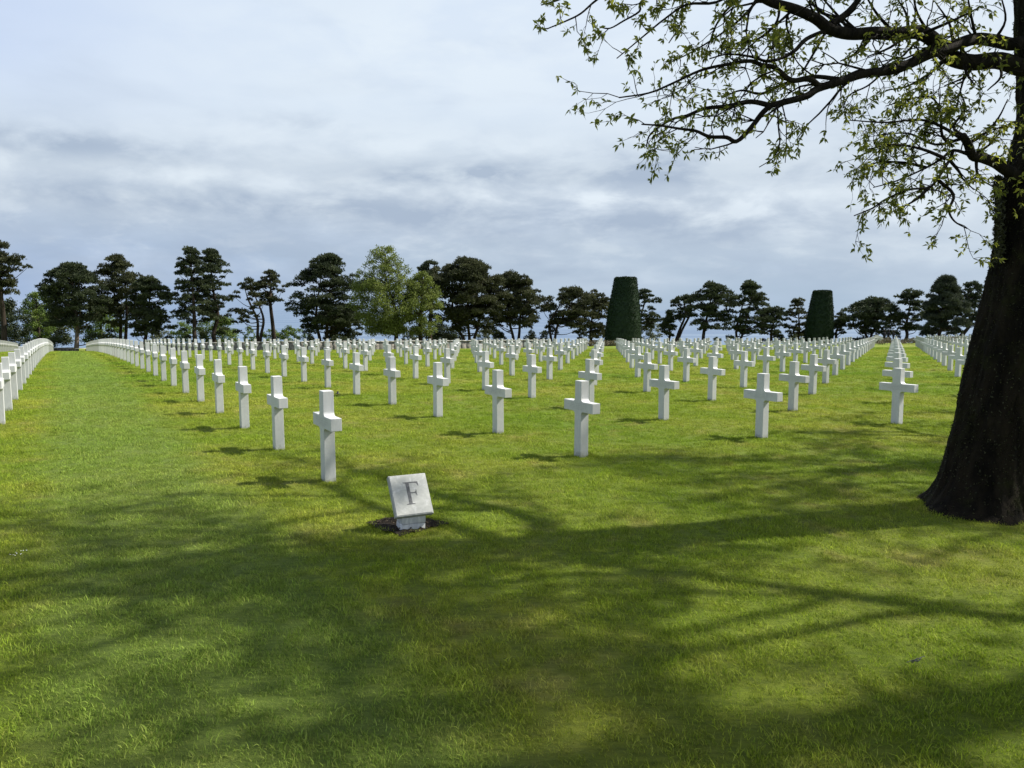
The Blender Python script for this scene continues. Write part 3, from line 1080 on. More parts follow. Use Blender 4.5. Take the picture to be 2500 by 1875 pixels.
    # foliage round and above the upper limbs, near the trunk
    for pts in ([(1880, 250, 6.4), (1800, 320, 6.5), (1700, 380, 6.5), (1600, 400, 6.5)], [(1990, 280, 6.4), (1950, 340, 6.5), (1860, 380, 6.6)], [(1950, 290, 6.3), (1960, 330, 6.2), (1990, 370, 6.2)],
                [(2100, 270, 6.4), (2110, 340, 6.3), (2050, 400, 6.3)], [(1700, 140, 6.2), (1690, 60, 6.4), (1640, -20, 6.5)], [(1800, 160, 6.3), (1740, 60, 6.1), (1720, -40, 6.0)],
                [(1900, 190, 6.3), (1880, 100, 6.5), (1820, 10, 6.6)], [(2000, 170, 6.4), (1980, 80, 6.2), (1960, -30, 6.2)], [(2080, 180, 6.5), (2130, 90, 6.6), (2110, -20, 6.6)],
                [(1550, 145, 6.15), (1480, 230, 6.3), (1400, 270, 6.4)], [(1450, 148, 6.1), (1380, 60, 6.3), (1300, -30, 6.4)], [(1640, 150, 6.2), (1560, 60, 6.2), (1500, -40, 6.2)],
                [(1700, 148, 6.2), (1620, 210, 6.0), (1520, 250, 5.9)], [(1760, 150, 6.2), (1900, 90, 6.0), (2000, 40, 5.9)]):
        limb(pts, 0.014, 0.005, dict(every=0.17, L=(0.2, 0.5), start=0.2))
    for wd in limbs:
        me = wd.mesh('branch', True, base)
        obj('branch', me, M['twig'], root)
    # crown above the picture: casts the broken shade on the lawn
    T.wood = MB()
    T.r = random.Random(CROWN_SEED)
    T.low = lambda y: W(1250, -150, max(y, 2.0))[2]
    for k in range(9):
        a = k * 2.4 + CROWN_TURN
        st = W(2556, -60 - 60 * k, YT)
        d = np.array([math.cos(a), math.sin(a), 0.45 + 0.05 * k])
        T.grow(st, unit(d), 2.6 - 0.1 * k, 0.10 - 0.006 * k, 0, 2, 0.03, (2, 4), 2.1)
    obj('branch', T.wood.mesh('branch', True, base), M['twig'], root)
    print('near leaves', len(T.LP))
    obj('foliage', T.foliage_mesh(base), M['leaf'], root)


def build_side_tree(x, y, h, seed, label, lo=2.2, spread=1.0):
    base = np.array([x, y, float(gz(x, y))])
    root = empty('broadleaf_tree', base, label, 'tree')
    T = Broadleaf(0.11, seed)
    T.wood = MB()
    ctr = [base + np.array([0, 0, -0.2]), base + np.array([0, 0, h * .25]), base + np.array([0.1, 0, h * .5]), base + np.array([0.1, 0.1, h * .8])]
    tw = MB()
    P, R = smooth_path(ctr, [.34, .27, .2, .08], 6)
    tw.tube(P, R, 16)
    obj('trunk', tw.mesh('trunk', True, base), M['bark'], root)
    for k in range(11):
        a = k * 2.4 + seed
        z = lo + (h * 0.75 - lo) * k / 10
        st = base + np.array([0.05, 0, z])
        d = np.array([math.cos(a), math.sin(a), 0.35 + 0.06 * k])
        T.grow(st, unit(d), spread * (2.7 - 0.12 * k), 0.11 - 0.005 * k, 0, 2, 0.03, (1, 3), 1.15)
    obj('branch', T.wood.mesh('branch', True, base), M['twig'], root)
    print('side leaves', len(T.LP))
    obj('foliage', T.foliage_mesh(base, 0.24), M['leaf'], root)


# ------------------------------------------------------------------ far trees
def base_point(u, Y):
    x = ray(u, 840)[0] * Y
    return np.array([x, Y, float(gz(x, Y))])


def profile(kind, t):
    if kind == 'umbrella':
        return np.where(t > 0.4, np.sqrt(np.clip(1 - ((t - 0.4) / 0.62) ** 2, 0, 1)), 0.55 + 1.1 * t)
    if kind == 'tall':
        return np.where(t > 0.3, np.clip(1 - ((t - 0.3) / 0.72) ** 2, 0, 1) ** 0.6, 0.5 + 1.6 * t)
    if kind == 'cone':
        return np.clip(1.0 - 0.9 * np.abs(t - 0.3) ** 1.2 * 1.5, 0.12, 1)
    return np.sqrt(np.clip(1 - ((t - 0.45) / 0.56) ** 2, 0.02, 1))


def pine(label, u0, u1, ytop, ybot, ub, Y, kind='umbrella', stems=1, lean=0.0, dens=1.0, mat='needle', gap=0.0, bark='pinebark'):
    b = base_point(ub, Y)
    root = empty('pine_tree', b, label, 'tree', 'pine trees along the bluff')
    k = Y / F_PX
    cx = ray((u0 + u1) / 2, 800)[0] * Y
    hw = (u1 - u0) / 2 * k * 1.06
    ztop = W(0, ytop, Y)[2]; zbot = W(0, ybot, Y)[2]
    hc = ztop - zbot
    wood = MB()
    # stems
    forks = []
    for sidx in range(stems):
        off = (sidx - (stems - 1) / 2) * hw * 0.5
        midx = b[0] + lean + off * 0.6
        P = [b + np.array([off * 0.15, 0, -0.4]), b + np.array([off * 0.3 + lean * 0.5 + rng.normal(0, .12), rng.normal(0, .2), (zbot - b[2]) * 0.55]),
             np.array([midx + rng.normal(0, .15), Y + rng.normal(0, .3), zbot + hc * 0.1]),
             np.array([cx * 0.6 + midx * 0.4 + off * 0.5, Y + rng.normal(0, .3), zbot + hc * 0.5]),
             np.array([cx + off * 0.6, Y, zbot + hc * 0.82])]
        rb = 0.17 + 0.011 * (ztop - b[2])
        if stems > 1: rb *= 0.8
        P, R = smooth_path(P, [rb * 1.15, rb * .85, rb * .7, rb * .42, rb * .15], 5)
        wood.tube(P, R, 9)
        forks.append(P)
    # pads of needles
    npad = int((40 + hw * hc * 3.0) * dens)
    PT = []; AX = []; TN = []
    for q in range(npad):
        t = rng.uniform(0.0, 1.0) ** 0.75
        w = float(profile(kind, np.array(t)))
        if q < 6 and kind != 'cone':
            t = rng.uniform(0.05, 0.35); w = float(profile(kind, np.array(t)))
        a = rng.uniform(0, 2 * np.pi); rr = rng.uniform(0.05, 1.0) ** 0.55 * rng.uniform(0.86, 1.06)
        if q % 9 == 4 and kind != 'cone':         # ragged outliers
            t = rng.uniform(-0.22, 0.75); w = max(0.62, float(profile(kind, np.array(max(t, 0.05))))); rr = rng.uniform(0.85, 1.22); a = rng.choice([0, np.pi]) + rng.normal(0, .5)
        pr = max(0.36, min(1.0, hw * rng.uniform(0.12, 0.28)))
        c = np.array([cx + (hw * w * rr - 0.3 * pr) * math.cos(a), Y + (hw * w * rr) * 0.8 * math.sin(a), zbot + hc * t - 0.25 * pr])
        # limb to the pad
        st = forks[rng.integers(0, len(forks))]
        zc = c[2] - abs(c[0] - cx) * 0.45 - 0.3
        i0 = int(np.clip(np.argmin(np.abs(st[:, 2] - zc)), 3, len(st) - 1))
        s0 = st[i0]
        mid = (s0 + c) / 2 + np.array([rng.normal(0, .1), rng.normal(0, .1), -0.12 * np.linalg.norm(c - s0) + rng.normal(0, .1)])
        if rng.random() < 0.35:
            PP, RR = smooth_path([s0, mid, c], [0.075, 0.045, 0.02], 3)
            wood.tube(PP, RR, 5, False)
        n = int(135 * pr ** 1.6 * (1.2 if kind == 'cone' else 1)) + 8
        d = rng.normal(size=(n, 3)); d = unit(d)
        d[:, 2] = np.where(d[:, 2] < -0.25, -d[:, 2] * 0.5, d[:, 2])
        rad = rng.uniform(0.55, 1.0, n)[:, None]
        asp = 0.72 if kind != 'cone' else 0.7
        pp = c + d * rad * np.array([pr, pr, pr * asp])
        PT.append(pp)
        AX.append(unit(d * np.array([1, 1, 0.6]) + np.array([0, 0, 0.7 if kind != 'cone' else 1.1])))
        TN.append(np.clip(rng.normal(0.42, 0.22) + rng.normal(0, 0.15, n), 0, 1))
    PT = np.vstack(PT); AX = np.vstack(AX); TN = np.concatenate(TN)
    mb = MB()
    blades(mb, PT, AX, 0.24 if kind != 'cone' else 0.36, 0.05, TN, 5, 0.55)
    obj('trunk', wood.mesh('trunk', True, b), M[bark], root)
    obj('crown', mb.mesh('crown', False, b), M[mat], root)
    return root


def leafy(label, u0, u1, ytop, ybot, ub, Y, mat='olive_leaf', name='leafy_tree', cat='tree', airy=0.0, size=0.2, dens=1.0, group=None, trunk=True, kind='round'):
    b = base_point(ub, Y)
    k = Y / F_PX
    cx = ray((u0 + u1) / 2, 800)[0] * Y
    hw = (u1 - u0) / 2 * k * (1.12 if trunk else 1)
    ztop = W(0, ytop, Y)[2]; zbot = W(0, ybot, Y)[2]
    hc = ztop - zbot
    mb = MB(); wood = MB()
    if trunk:
        P = [b + np.array([0, 0, -.3]), b + np.array([rng.normal(0, .1), 0, (ztop - b[2]) * .35]), np.array([cx, Y, b[2] + (ztop - b[2]) * .7]), np.array([cx + rng.normal(0, .2), Y, ztop - .3])]
        P, R = smooth_path(P, [.27, .2, .1, .03], 5)
        wood.tube(P, R, 8)
    npad = int(26 + hw * hc * 3.6 * dens)
    pos = []; tn = []; dr = []
    for q in range(npad):
        t = rng.uniform(0, 1)
        w = float(profile(kind, np.array(t)))
        a = rng.uniform(0, 2 * np.pi); rr = math.sqrt(rng.random())
        pr = max(0.25, min(0.9, hw * rng.uniform(0.14, 0.3)))
        if airy and t > 0.6: pr *= 0.65
        c = np.array([cx + (hw * w * rr) * math.cos(a), Y + hw * w * rr * 0.8 * math.sin(a), zbot + hc * t])
        if trunk and rng.random() < 0.6:
            s0 = P[int(np.clip(np.searchsorted(P[:, 2], c[2] - abs(c[0] - cx) * 0.8 - .3), 2, len(P) - 1))]
            PP, RR = smooth_path([s0, (s0 + c) / 2 + np.array([0, 0, .1]), c], [.05, .03, .012], 3)
            wood.tube(PP, RR, 4, False)
        n = int(210 * pr ** 1.7 * (0.6 if airy and t > 0.6 else 1) * (0.2 / size) ** 1.2) + 8
        d = unit(rng.normal(size=(n, 3)))
        pos.append(c + d * (rng.uniform(0.3, 1.0, n)[:, None]) * np.array([pr, pr, pr * 0.75]))
        dr.append(unit(rng.normal(size=(n, 3)) + np.array([0, 0, .2])))
        tn.append(np.clip(rng.normal(0.45, 0.2) + rng.normal(0, .18, n), 0, 1))
    pos = np.vstack(pos); dr = np.vstack(dr); tn = np.concatenate(tn)
    leafquads(mb, pos, dr, size * rng.uniform(.7, 1.3, len(pos)), size * .3, tn)
    if trunk:
        root = empty(name, b, label, cat, group)
        obj('trunk', wood.mesh('trunk', True, b), M['pinebark'], root)
        obj('crown', mb.mesh('crown', False, b), M[mat], root)
    else:
        o = obj(name, mb.mesh(name, False, b), M[mat]); o.location = b
        tag(o, label, cat, group)


def yew(label, ul, ur, tl, tr, ytop, Y, bulge=0.05):
    ub = (ul + ur) / 2
    b = base_point(ub, Y)
    k = Y / F_PX
    r0 = (ur - ul) / 2 * k; r1 = (tr - tl) / 2 * k
    shift = ((tl + tr) / 2 - ub) * k
    zt = W(0, ytop, Y)[2] - b[2]
    nr, seg = 90, 110
    prof = []
    for i in range(nr):
        t = i / (nr - 1)
        r = r0 + (r1 - r0) * (t ** 1.12) + bulge * r0 * math.sin(math.pi * min(1, t * 1.05)) * 1.2
        prof.append((r, zt * t, t))
    e = 0.24
    for q in range(1, 9):
        a = q / 8 * math.pi / 2
        prof.append((r1 - e + e * math.cos(a), zt + e * math.sin(a) * 0.8, 1))
    for q in (0.75, 0.5, 0.25, 0.02):
        prof.append(((r1 - e) * q, zt + e * 0.8 + 0.05 * (1 - q), 1))
    ang = np.linspace(0, 2 * np.pi, seg, endpoint=False)
    V_ = []
    for r, z, t in prof:
        for a in ang:
            nz = mnoise.fractal(Vector((math.cos(a) * r * 2.2, math.sin(a) * r * 2.2, z * 2.2)), 0.7, 2.0, 4) * 0.04
            V_.append(((r + nz) * math.cos(a) + shift * t, (r + nz) * math.sin(a), z))
    V_ = np.array(V_)
    mb = MB()
    i = np.arange(len(prof) - 1)[:, None] * seg; kk = np.arange(seg)[None, :]; k2 = (kk + 1) % seg
    mb.add(V_, np.stack([i + kk, i + k2, i + seg + k2, i + seg + kk], -1).reshape(-1, 4), rng.random(len(V_)) * 0.5)
    sel = V_[rng.integers(0, len(V_), 16000)] + rng.normal(0, .05, (16000, 3))
    nrm = unit(np.column_stack([sel[:, 0] - shift * sel[:, 2] / zt, sel[:, 1], np.where(sel[:, 2] > zt, 2.0, 0.15)]))
    blades(mb, sel, nrm, 0.085, 0.035, rng.random(len(sel)), 3, 0.6)
    o = obj('clipped_yew', mb.mesh('clipped_yew', False), M['yew'])
    o.location = b
    tag(o, label, 'topiary', 'clipped yew columns')


def build_far():
    P = pine
    P('tall pine cut by the left edge of the picture, thin bare trunk', -70, 57, 591, 715, 10, 92, 'umbrella', 1, 0, 1.0, 'needle_b')
    P('broad dark pine with pale trunk beside the end of the grass path', 109, 256, 646, 800, 184, 96, 'umbrella', 1, 0, 1.25, 'needle', bark='palebark')
    P('flat-topped pine with forked trunk, right of the grass path end', 228, 358, 627, 790, 301, 100, 'tall', 2, 0, 0.85, 'needle_b')
    P('dense rounded dark pine with short trunk right of the path end', 318, 422, 677, 818, 358, 98, 'round', 1, 0, 1.5)
    P('left and taller of the twin tall pines against blue sky', 424, 520, 606, 790, 480, 98, 'tall', 1, 0, 1.1)
    P('right one of the twin tall pines against blue sky', 472, 570, 612, 785, 527, 100, 'tall', 1, 0, 1.1)
    P('small crooked pine with twisted trunk and low needle pad', 562, 652, 681, 790, 629, 97, 'umbrella', 2, 0.4, 0.5, 'needle_b')
    P('slender pine with small flat top and long bare trunk', 622, 704, 662, 745, 672, 99, 'umbrella', 1, -0.4, 0.75, 'needle_b')
    P('big round-topped pine with curved side stem, left of pale leafy tree', 722, 884, 626, 800, 786, 98, 'tall', 2, 0, 1.05)
    P('low dark pine filling the gap below the round-topped pine', 770, 900, 745, 830, 812, 104, 'umbrella', 1, 0, 0.9)
    P('dark pine top showing behind the pale leafy trees', 1008, 1090, 638, 760, 1050, 106, 'umbrella', 1, 0, 1.0)
    P('largest spreading pine with many limbs fanning from a thick base', 1046, 1232, 634, 808, 1142, 99, 'umbrella', 3, 0, 1.35, 'needle_b')
    P('wide domed pine joining the spreading pine on its right', 1190, 1326, 667, 800, 1258, 102, 'umbrella', 2, 0, 1.3, 'needle_b')
    P('open pine with dark spreading limbs left of nearer clipped yew', 1325, 1458, 704, 800, 1351, 104, 'umbrella', 2, 0, 0.9, 'needle_b')
    P('drooping dark pine directly left of the nearer clipped yew', 1405, 1500, 711, 825, 1440, 108, 'round', 1, 0, 1.0, 'needle_b')
    P('pine peeping out from right side of the nearer clipped yew', 1530, 1617, 705, 800, 1560, 110, 'tall', 1, 0, 0.75)
    P('small pointed pine sapling right of the nearer clipped yew', 1612, 1654, 762, 822, 1634, 106, 'cone', 1, 0, 0.7)
    P('leaning pine with bent bare trunk between yew and round pine', 1634, 1716, 722, 775, 1645, 106, 'umbrella', 2, 1.9, 0.7)
    P('rounded dark pine with stout trunk, midway between the yews', 1686, 1792, 692, 805, 1720, 104, 'round', 1, 0, 1.15)
    P('tall dark pine right of the rounded stout pine between the yews', 1776, 1878, 690, 818, 1798, 106, 'tall', 2, 0.6, 1.0)
    P('low spreading pine left of the farther clipped yew', 1846, 1932, 745, 820, 1884, 108, 'umbrella', 1, 0, 0.9)
    P('flat-topped olive pine touching the farther clipped yew on its left', 1912, 1982, 732, 822, 1950, 110, 'umbrella', 1, 0, 0.8, 'needle_b')
    P('little round pine just right of the farther clipped yew', 2028, 2078, 765, 815, 2037, 108, 'round', 1, 0, 0.9)
    P('wind-shaped umbrella pine right of the farther clipped yew', 2064, 2198, 732, 812, 2120, 106, 'umbrella', 2, 0, 1.1)
    P('leaning pine with bare forked limbs at end of the right-hand row', 2176, 2262, 706, 805, 2200, 104, 'umbrella', 1, 1.0, 0.9)
    P('bushy pointed young pine with upright shoots near the big trunk', 2240, 2368, 680, 815, 2292, 98, 'cone', 1, 0, 1.15, 'needle_g')
    P('dark pine behind the bushy young pine near the big trunk', 2330, 2400, 688, 800, 2330, 112, 'umbrella', 2, 2.2, 1.1)
    P('pine half hidden behind the big tree trunk', 2388, 2480, 703, 810, 2430, 110, 'umbrella', 1, 0, 1.0)
    # broadleaf trees
    leafy('tall pale green leafy tree among the dark pines', 868, 1018, 604, 812, 966, 90, 'olive_leaf', 'leafy_tree', 'tree', 1, 0.19, 2.0, kind='tall')
    leafy('shorter yellow-green leafy tree right of the tall pale one', 990, 1074, 668, 815, 1028, 91, 'olive_leaf', 'leafy_tree', 'tree', 0, 0.19, 2.0)
    leafy('pale green tree behind the pine left of the grass path end', 58, 125, 716, 832, 95, 106, 'bush_leaf', 'leafy_tree', 'tree', 0, 0.22, 1.0)
    leafy('leafy green tree filling the space between two pines by the path', 195, 300, 742, 838, 245, 108, 'bush_leaf', 'leafy_tree', 'tree', 0, 0.22, 0.9)
    leafy('dark leafy tree behind the end of the left rows of crosses', 60, 180, 745, 842, 120, 110, 'dark_leaf', 'leafy_tree', 'tree', 0, 0.24, 1.0)
    sh = lambda lab, *a, **k: leafy(lab, *a, name='shrub', cat='shrub', group='shrubs along the bluff', trunk=False, **k)
    sh('olive grey shrub mass at the left edge under the cut pine', -60, 68, 735, 850, 0, 98, 'dark_leaf', size=0.2, dens=1.6)
    sh('bright shrub left of the twin pines', 416, 478, 788, 842, 445, 110, 'bush_leaf', dens=1.5)
    sh('bright shrub under the right twin pine', 485, 585, 775, 842, 530, 110, 'bush_leaf', dens=1.5)
    sh('small shrub left of the path pines, pale and dry', 356, 415, 805, 842, 385, 108, 'grey_leaf', dens=1.5)
    sh('shrub sprig beside the crooked pine trunk', 590, 622, 800, 842, 605, 108, 'bush_leaf', dens=1.5)
    sh('bright green shrub between crooked pine and slender pine', 632, 684, 806, 850, 655, 106, 'bush_leaf', dens=1.8)
    sh('bright green shrub right of the slender pine', 678, 744, 800, 850, 710, 105, 'bush_leaf', dens=1.8)
    sh('small dark shrub with the sea behind, left of round-topped pine', 748, 766, 816, 845, 757, 108, 'dark_leaf', dens=2)
    sh('rounded grey-green shrub between the two pale leafy trunks', 970, 1040, 800, 845, 1005, 108, 'grey_leaf', dens=1.6)
    sh('dark shrub under the spreading pine, left side', 1035, 1130, 795, 845, 1085, 110, 'dark_leaf', dens=1.6)
    sh('grey shrub right of the spreading pine base', 1160, 1212, 806, 842, 1188, 110, 'grey_leaf', dens=1.6)
    sh('slim little shrub against the sea', 1290, 1306, 806, 842, 1298, 108, 'dark_leaf', dens=2)
    sh('small dark shrub against the sea, left of the open pine', 1316, 1340, 808, 842, 1328, 108, 'dark_leaf', dens=2)
    sh('grey-green twiggy shrub at the right foot of the nearer yew', 1556, 1618, 780, 838, 1588, 112, 'grey_leaf', dens=1.5)
    sh('grey shrub at the left foot of the farther yew', 1926, 1966, 812, 835, 1946, 114, 'grey_leaf', dens=1.8)
    yew('nearer and larger tapering clipped yew column rising behind the crosses', 1476, 1564, 1499, 1551, 682, 97, 0.045)
    yew('farther and slimmer clipped yew column with bulging right side', 1965, 2029, 1982, 2024, 714, 106, 0.075)


# ------------------------------------------------------------------ walls, beds, benches
def build_far_furniture():
    # low rubble wall behind the rows, right of the path
    def wall(pts, hgt, label, name='stone_wall'):
        """pts: (u, Y) samples"""
        P = [base_point(u, Y) for u, Y in pts]
        root = empty(name, P[0], label, 'wall')
        bd = MB(); cp = MB()
        Q, _ = smooth_path(P, np.ones(len(P)), 14)
        for a, b2 in zip(Q[:-1], Q[1:]):
            d = unit((b2 - a) * np.array([1, 1, 0])); nrm = np.array([-d[1], d[0], 0])
            rel = [a - nrm * .2, b2 - nrm * .2, b2 + nrm * .2, a + nrm * .2]
            h = hgt * rng.uniform(.97, 1.03)
            lo = [p - P[0] + np.array([0, 0, -.3]) for p in rel]; hi = [p - P[0] + np.array([0, 0, h]) for p in rel]
            bd.add(lo + hi, [(0, 1, 5, 4), (1, 2, 6, 5), (2, 3, 7, 6), (3, 0, 4, 7), (4, 5, 6, 7)])
            rel = [a - nrm * .25, b2 - nrm * .25, b2 + nrm * .25, a + nrm * .25]
            lo = [p - P[0] + np.array([0, 0, h + .003]) for p in rel]; hi = [p - P[0] + np.array([0, 0, h + .07]) for p in rel]
            cp.add(lo + hi, [(0, 1, 5, 4), (1, 2, 6, 5), (2, 3, 7, 6), (3, 0, 4, 7), (4, 5, 6, 7), (3, 2, 1, 0)])
        obj('wall_body', bd.mesh('wall_body'), M['stone'], root)
        obj('coping', cp.mesh('coping'), M['coping'], root)
    wall([(330, 92), (480, 80), (640, 70), (800, 69), (960, 72), (1150, 76), (1340, 80)], 0.72, 'long low stone wall behind the rows of crosses in the middle')
    wall([(126, 97), (150, 97), (177, 97)], 0.6, 'short low stone wall at the end of the grass path')

    def bench(label, u0, u1, Y, mat):
        p = base_point((u0 + u1) / 2, Y)
        root = empty('bench', p, label, 'bench')
        hw = (u1 - u0) / 2 * Y / F_PX
        s = MB()
        for q in range(3):
            s.box(-hw, hw, -0.22 + q * .16, -0.09 + q * .16, 0.42, 0.47)
        obj('seat', s.mesh('seat'), M[mat], root)
        for sx in (-0.8, 0.8):
            l = MB()
            l.box(sx * hw - .04, sx * hw + .04, -0.2, -0.14, -0.1, 0.418)
            l.box(sx * hw - .04, sx * hw + .04, 0.14, 0.2, -0.1, 0.418)
            l.box(sx * hw - .035, sx * hw + .035, -0.14, 0.14, 0.32, 0.38)
            obj('leg', l.mesh('leg'), M['iron'], root)
    bench('pale plank bench right of the trunk at the end of the path', 185, 214, 92, 'benchwood')
    bench('dark slatted bench in front of the short wall at path end', 131, 175, 93, 'iron')

    # planting beds
    def bed(label, u0, u1, Y, h, mat='bed_leaf', deep=0.9):
        p = base_point((u0 + u1) / 2, Y)
        hw = (u1 - u0) / 2 * Y / F_PX
        mb = MB()
        n = int(hw * 2 * 420)
        x = rng.uniform(-hw, hw, n); y = rng.uniform(-deep, deep, n)
        top = h * (0.65 + 0.35 * np.array([mnoise.noise(Vector((a * 1.3, b_ * 1.3, u0 * .1))) for a, b_ in zip(x, y)]) * 1.2)
        z = top * rng.uniform(0.05, 1.0, n) ** 0.6
        z += gz(p[0] + x, p[1] + y) - p[2]
        tn = np.clip(np.array([mnoise.noise(Vector((a * 2.2, b_ * 2.2, 5))) for a, b_ in zip(x, y)]) * 0.6 + 0.45 + rng.normal(0, .12, n), 0, 1)
        leafquads(mb, np.stack([x, y, z], 1), unit(rng.normal(size=(n, 3)) + np.array([0, 0, .6])), 0.13 * rng.uniform(.7, 1.3, n), 0.045, tn)
        o = obj('flower_bed', mb.mesh('flower_bed'), M[mat]); o.location = p
        tag(o, label, 'flower bed', 'planting beds at the far edge of the lawn')
    bed('brownish planting bed round the foot of the nearer clipped yew', 1420, 1502, 84, 0.85)
    bed('flower bed at the end of the lane left of the right-hand row', 2142, 2178, 78, 0.75)
    bed('long flower bed right of the right-hand row of crosses', 2198, 2262, 78, 0.78)
    bed('small planting bed behind the crosses near the big trunk', 2300, 2345, 80, 0.8)


def person(label, u, Y, hgt, shirt, pose):
    b = base_point(u, Y)
    root = empty('person', b, label, 'person', 'visitors standing far off beyond the lawn')
    s = hgt / 1.72
    joints = {'pel': (0, 0, .93), 'chest': (0, 0.01, 1.28), 'neck': (0, 0, 1.46), 'head': (0, -.01, 1.60), 'crown': (0, 0, 1.72),
              'shL': (-.19, 0, 1.40), 'elL': (-.25, .02 - .05 * pose, 1.12), 'haL': (-.22, -.12 - .1 * pose, .92),
              'shR': (.19, 0, 1.40), 'elR': (.26, .03, 1.13), 'haR': (.22, -.10, .90 + .15 * pose),
              'hipL': (-.10, 0, .88), 'knL': (-.11, -.03, .49), 'anL': (-.11, .02, .08), 'toL': (-.12, -.15, .03),
              'hipR': (.10, 0, .88), 'knR': (.11, -.02, .49), 'anR': (.11, .03 + .1 * pose, .08), 'toR': (.13, -.13, .03)}
    rad = {'pel': .15, 'chest': .16, 'neck': .06, 'head': .10, 'crown': .075, 'shL': .07, 'elL': .048, 'haL': .035, 'shR': .07, 'elR': .048, 'haR': .035,
           'hipL': .095, 'knL': .065, 'anL': .045, 'toL': .04, 'hipR': .095, 'knR': .065, 'anR': .045, 'toR': .04}
    E = [('pel', 'chest'), ('chest', 'neck'), ('neck', 'head'), ('head', 'crown'), ('chest', 'shL'), ('shL', 'elL'), ('elL', 'haL'), ('chest', 'shR'), ('shR', 'elR'), ('elR', 'haR'),
         ('pel', 'hipL'), ('hipL', 'knL'), ('knL', 'anL'), ('anL', 'toL'), ('pel', 'hipR'), ('hipR', 'knR'), ('knR', 'anR'), ('anR', 'toR')]
    names = list(joints)
    me = D.meshes.new('body')
    me.from_pydata([tuple(c * s for c in joints[n]) for n in names], [(names.index(a), names.index(b_)) for a, b_ in E], [])
    o = obj('body', me, M[shirt], root)
    o.modifiers.new('skin', 'SKIN')
    for i, n in enumerate(names):
        me.skin_vertices[0].data[i].radius = (rad[n] * s, rad[n] * s * .85)
    me.skin_vertices[0].data[0].use_root = True
    sb = o.modifiers.new('smooth', 'SUBSURF'); sb.levels = 1; sb.render_levels = 1
    hb = MB()
    # hair cap
    seg = 12
    ring = []
    for k, (r, z) in enumerate(((.108, 1.58), (.115, 1.65), (.095, 1.72), (.05, 1.765), (.004, 1.775))):
        for q in range(seg):
            a = 2 * math.pi * q / seg
            ring.append((r * math.cos(a) * s, (r * math.sin(a) + .015) * s, z * s))
    i = np.arange(4)[:, None] * seg; k = np.arange(seg)[None, :]; k2 = (k + 1) % seg
    hb.add(ring, np.stack([i + k, i + k2, i + seg + k2, i + seg + k], -1).reshape(-1, 4))
    obj('hair', hb.mesh('hair', True), M['hair'], root)
    root.rotation_euler = (0, 0, pose * 2.0)


def build_small():
    person('visitor in dark clothes, leftmost of three by the flower bed', 2158, 92, 1.70, 'cloth', 0.2)
    person('visitor in dark clothes, middle of three by the flower bed', 2168, 93, 1.76, 'cloth', 1.0)
    person('visitor in dark clothes, rightmost of three by the flower bed', 2180, 92, 1.66, 'cloth', 0.6)
    # sprinkler head
    x, y = -3.74, 16.5
    mb = MB()
    seg = 16
    pr = [(.05, -.02), (.05, .03), (.044, .038), (.02, .04), (.02, .075), (.001, .08)]
    v = [(r * math.cos(2 * math.pi * q / seg), r * math.sin(2 * math.pi * q / seg), z) for r, z in pr for q in range(seg)]
    i = np.arange(len(pr) - 1)[:, None] * seg; k = np.arange(seg)[None, :]; k2 = (k + 1) % seg
    mb.add(v, np.stack([i + k, i + k2, i + seg + k2, i + seg + k], -1).reshape(-1, 4))
    o = obj('sprinkler_head', mb.mesh('sprinkler_head'), M['iron']); o.location = (x, y, float(gz(x, y)))
    tag(o, 'small dark sprinkler head in the grass behind the front corner cross', 'sprinkler')
    # fallen lichen twig
    T = Broadleaf(0.02, 9); T.wood = MB()
    p = np.array([1.96, 3.62, float(gz(1.96, 3.62)) + 0.035])
    for q in range(5):
        d = unit(np.array([random.gauss(0, 1), random.gauss(0, .6), random.uniform(-.15, .1)]))
        PP = T.path(p + (0 if q < 2 else 1) * np.array([.03, .01, 0]), d, random.uniform(.03, .08), 5, 1.1)
        T.wood.tube(PP, np.linspace(.0035, .0015, 6), 5)
    o = obj('fallen_twig', T.wood.mesh('fallen_twig', True, p), M['lichen']); o.location = p
    tag(o, 'grey lichen-covered twig lying on the lawn at lower right', 'twig')
    # a few white petals fallen in the grass
    for u, v in [(40, 1352), (54, 1346)]:
        rx, rz = ray(u, v)
        ys = np.linspace(2, 40, 2000)
        dd = rz * ys + EYE - gz(rx * ys, ys)
        Y = ys[np.argmax(dd < 0.03)]
        x = rx * Y
        mb = MB()
        for q in range(6):
            c = np.array([rng.normal(0, .02), rng.normal(0, .02), 0.026])
            d = unit(np.array([rng.normal(), rng.normal(), .2])); sd = unit(np.cross(d, np.array([0, 0, 1.0])))
            mb.add([c, c + d * .006 + sd * .003, c + d * .012 + np.array([0, 0, .002]), c + d * .006 - sd * .003], [(0, 1, 2), (0, 2, 3)])
        o = obj('petals', mb.mesh('petals'), M['petal']); o.location = (x, Y, float(gz(x, Y)))
        tag(o, 'scrap of white petals in the shaded grass at the left edge', 'petals', 'white petals in the lawn')


# ------------------------------------------------------------------ light and sky
SUN_EL = math.radians(47.5)
SUN_AZ = math.radians(74.5)          # from +Y towards +X


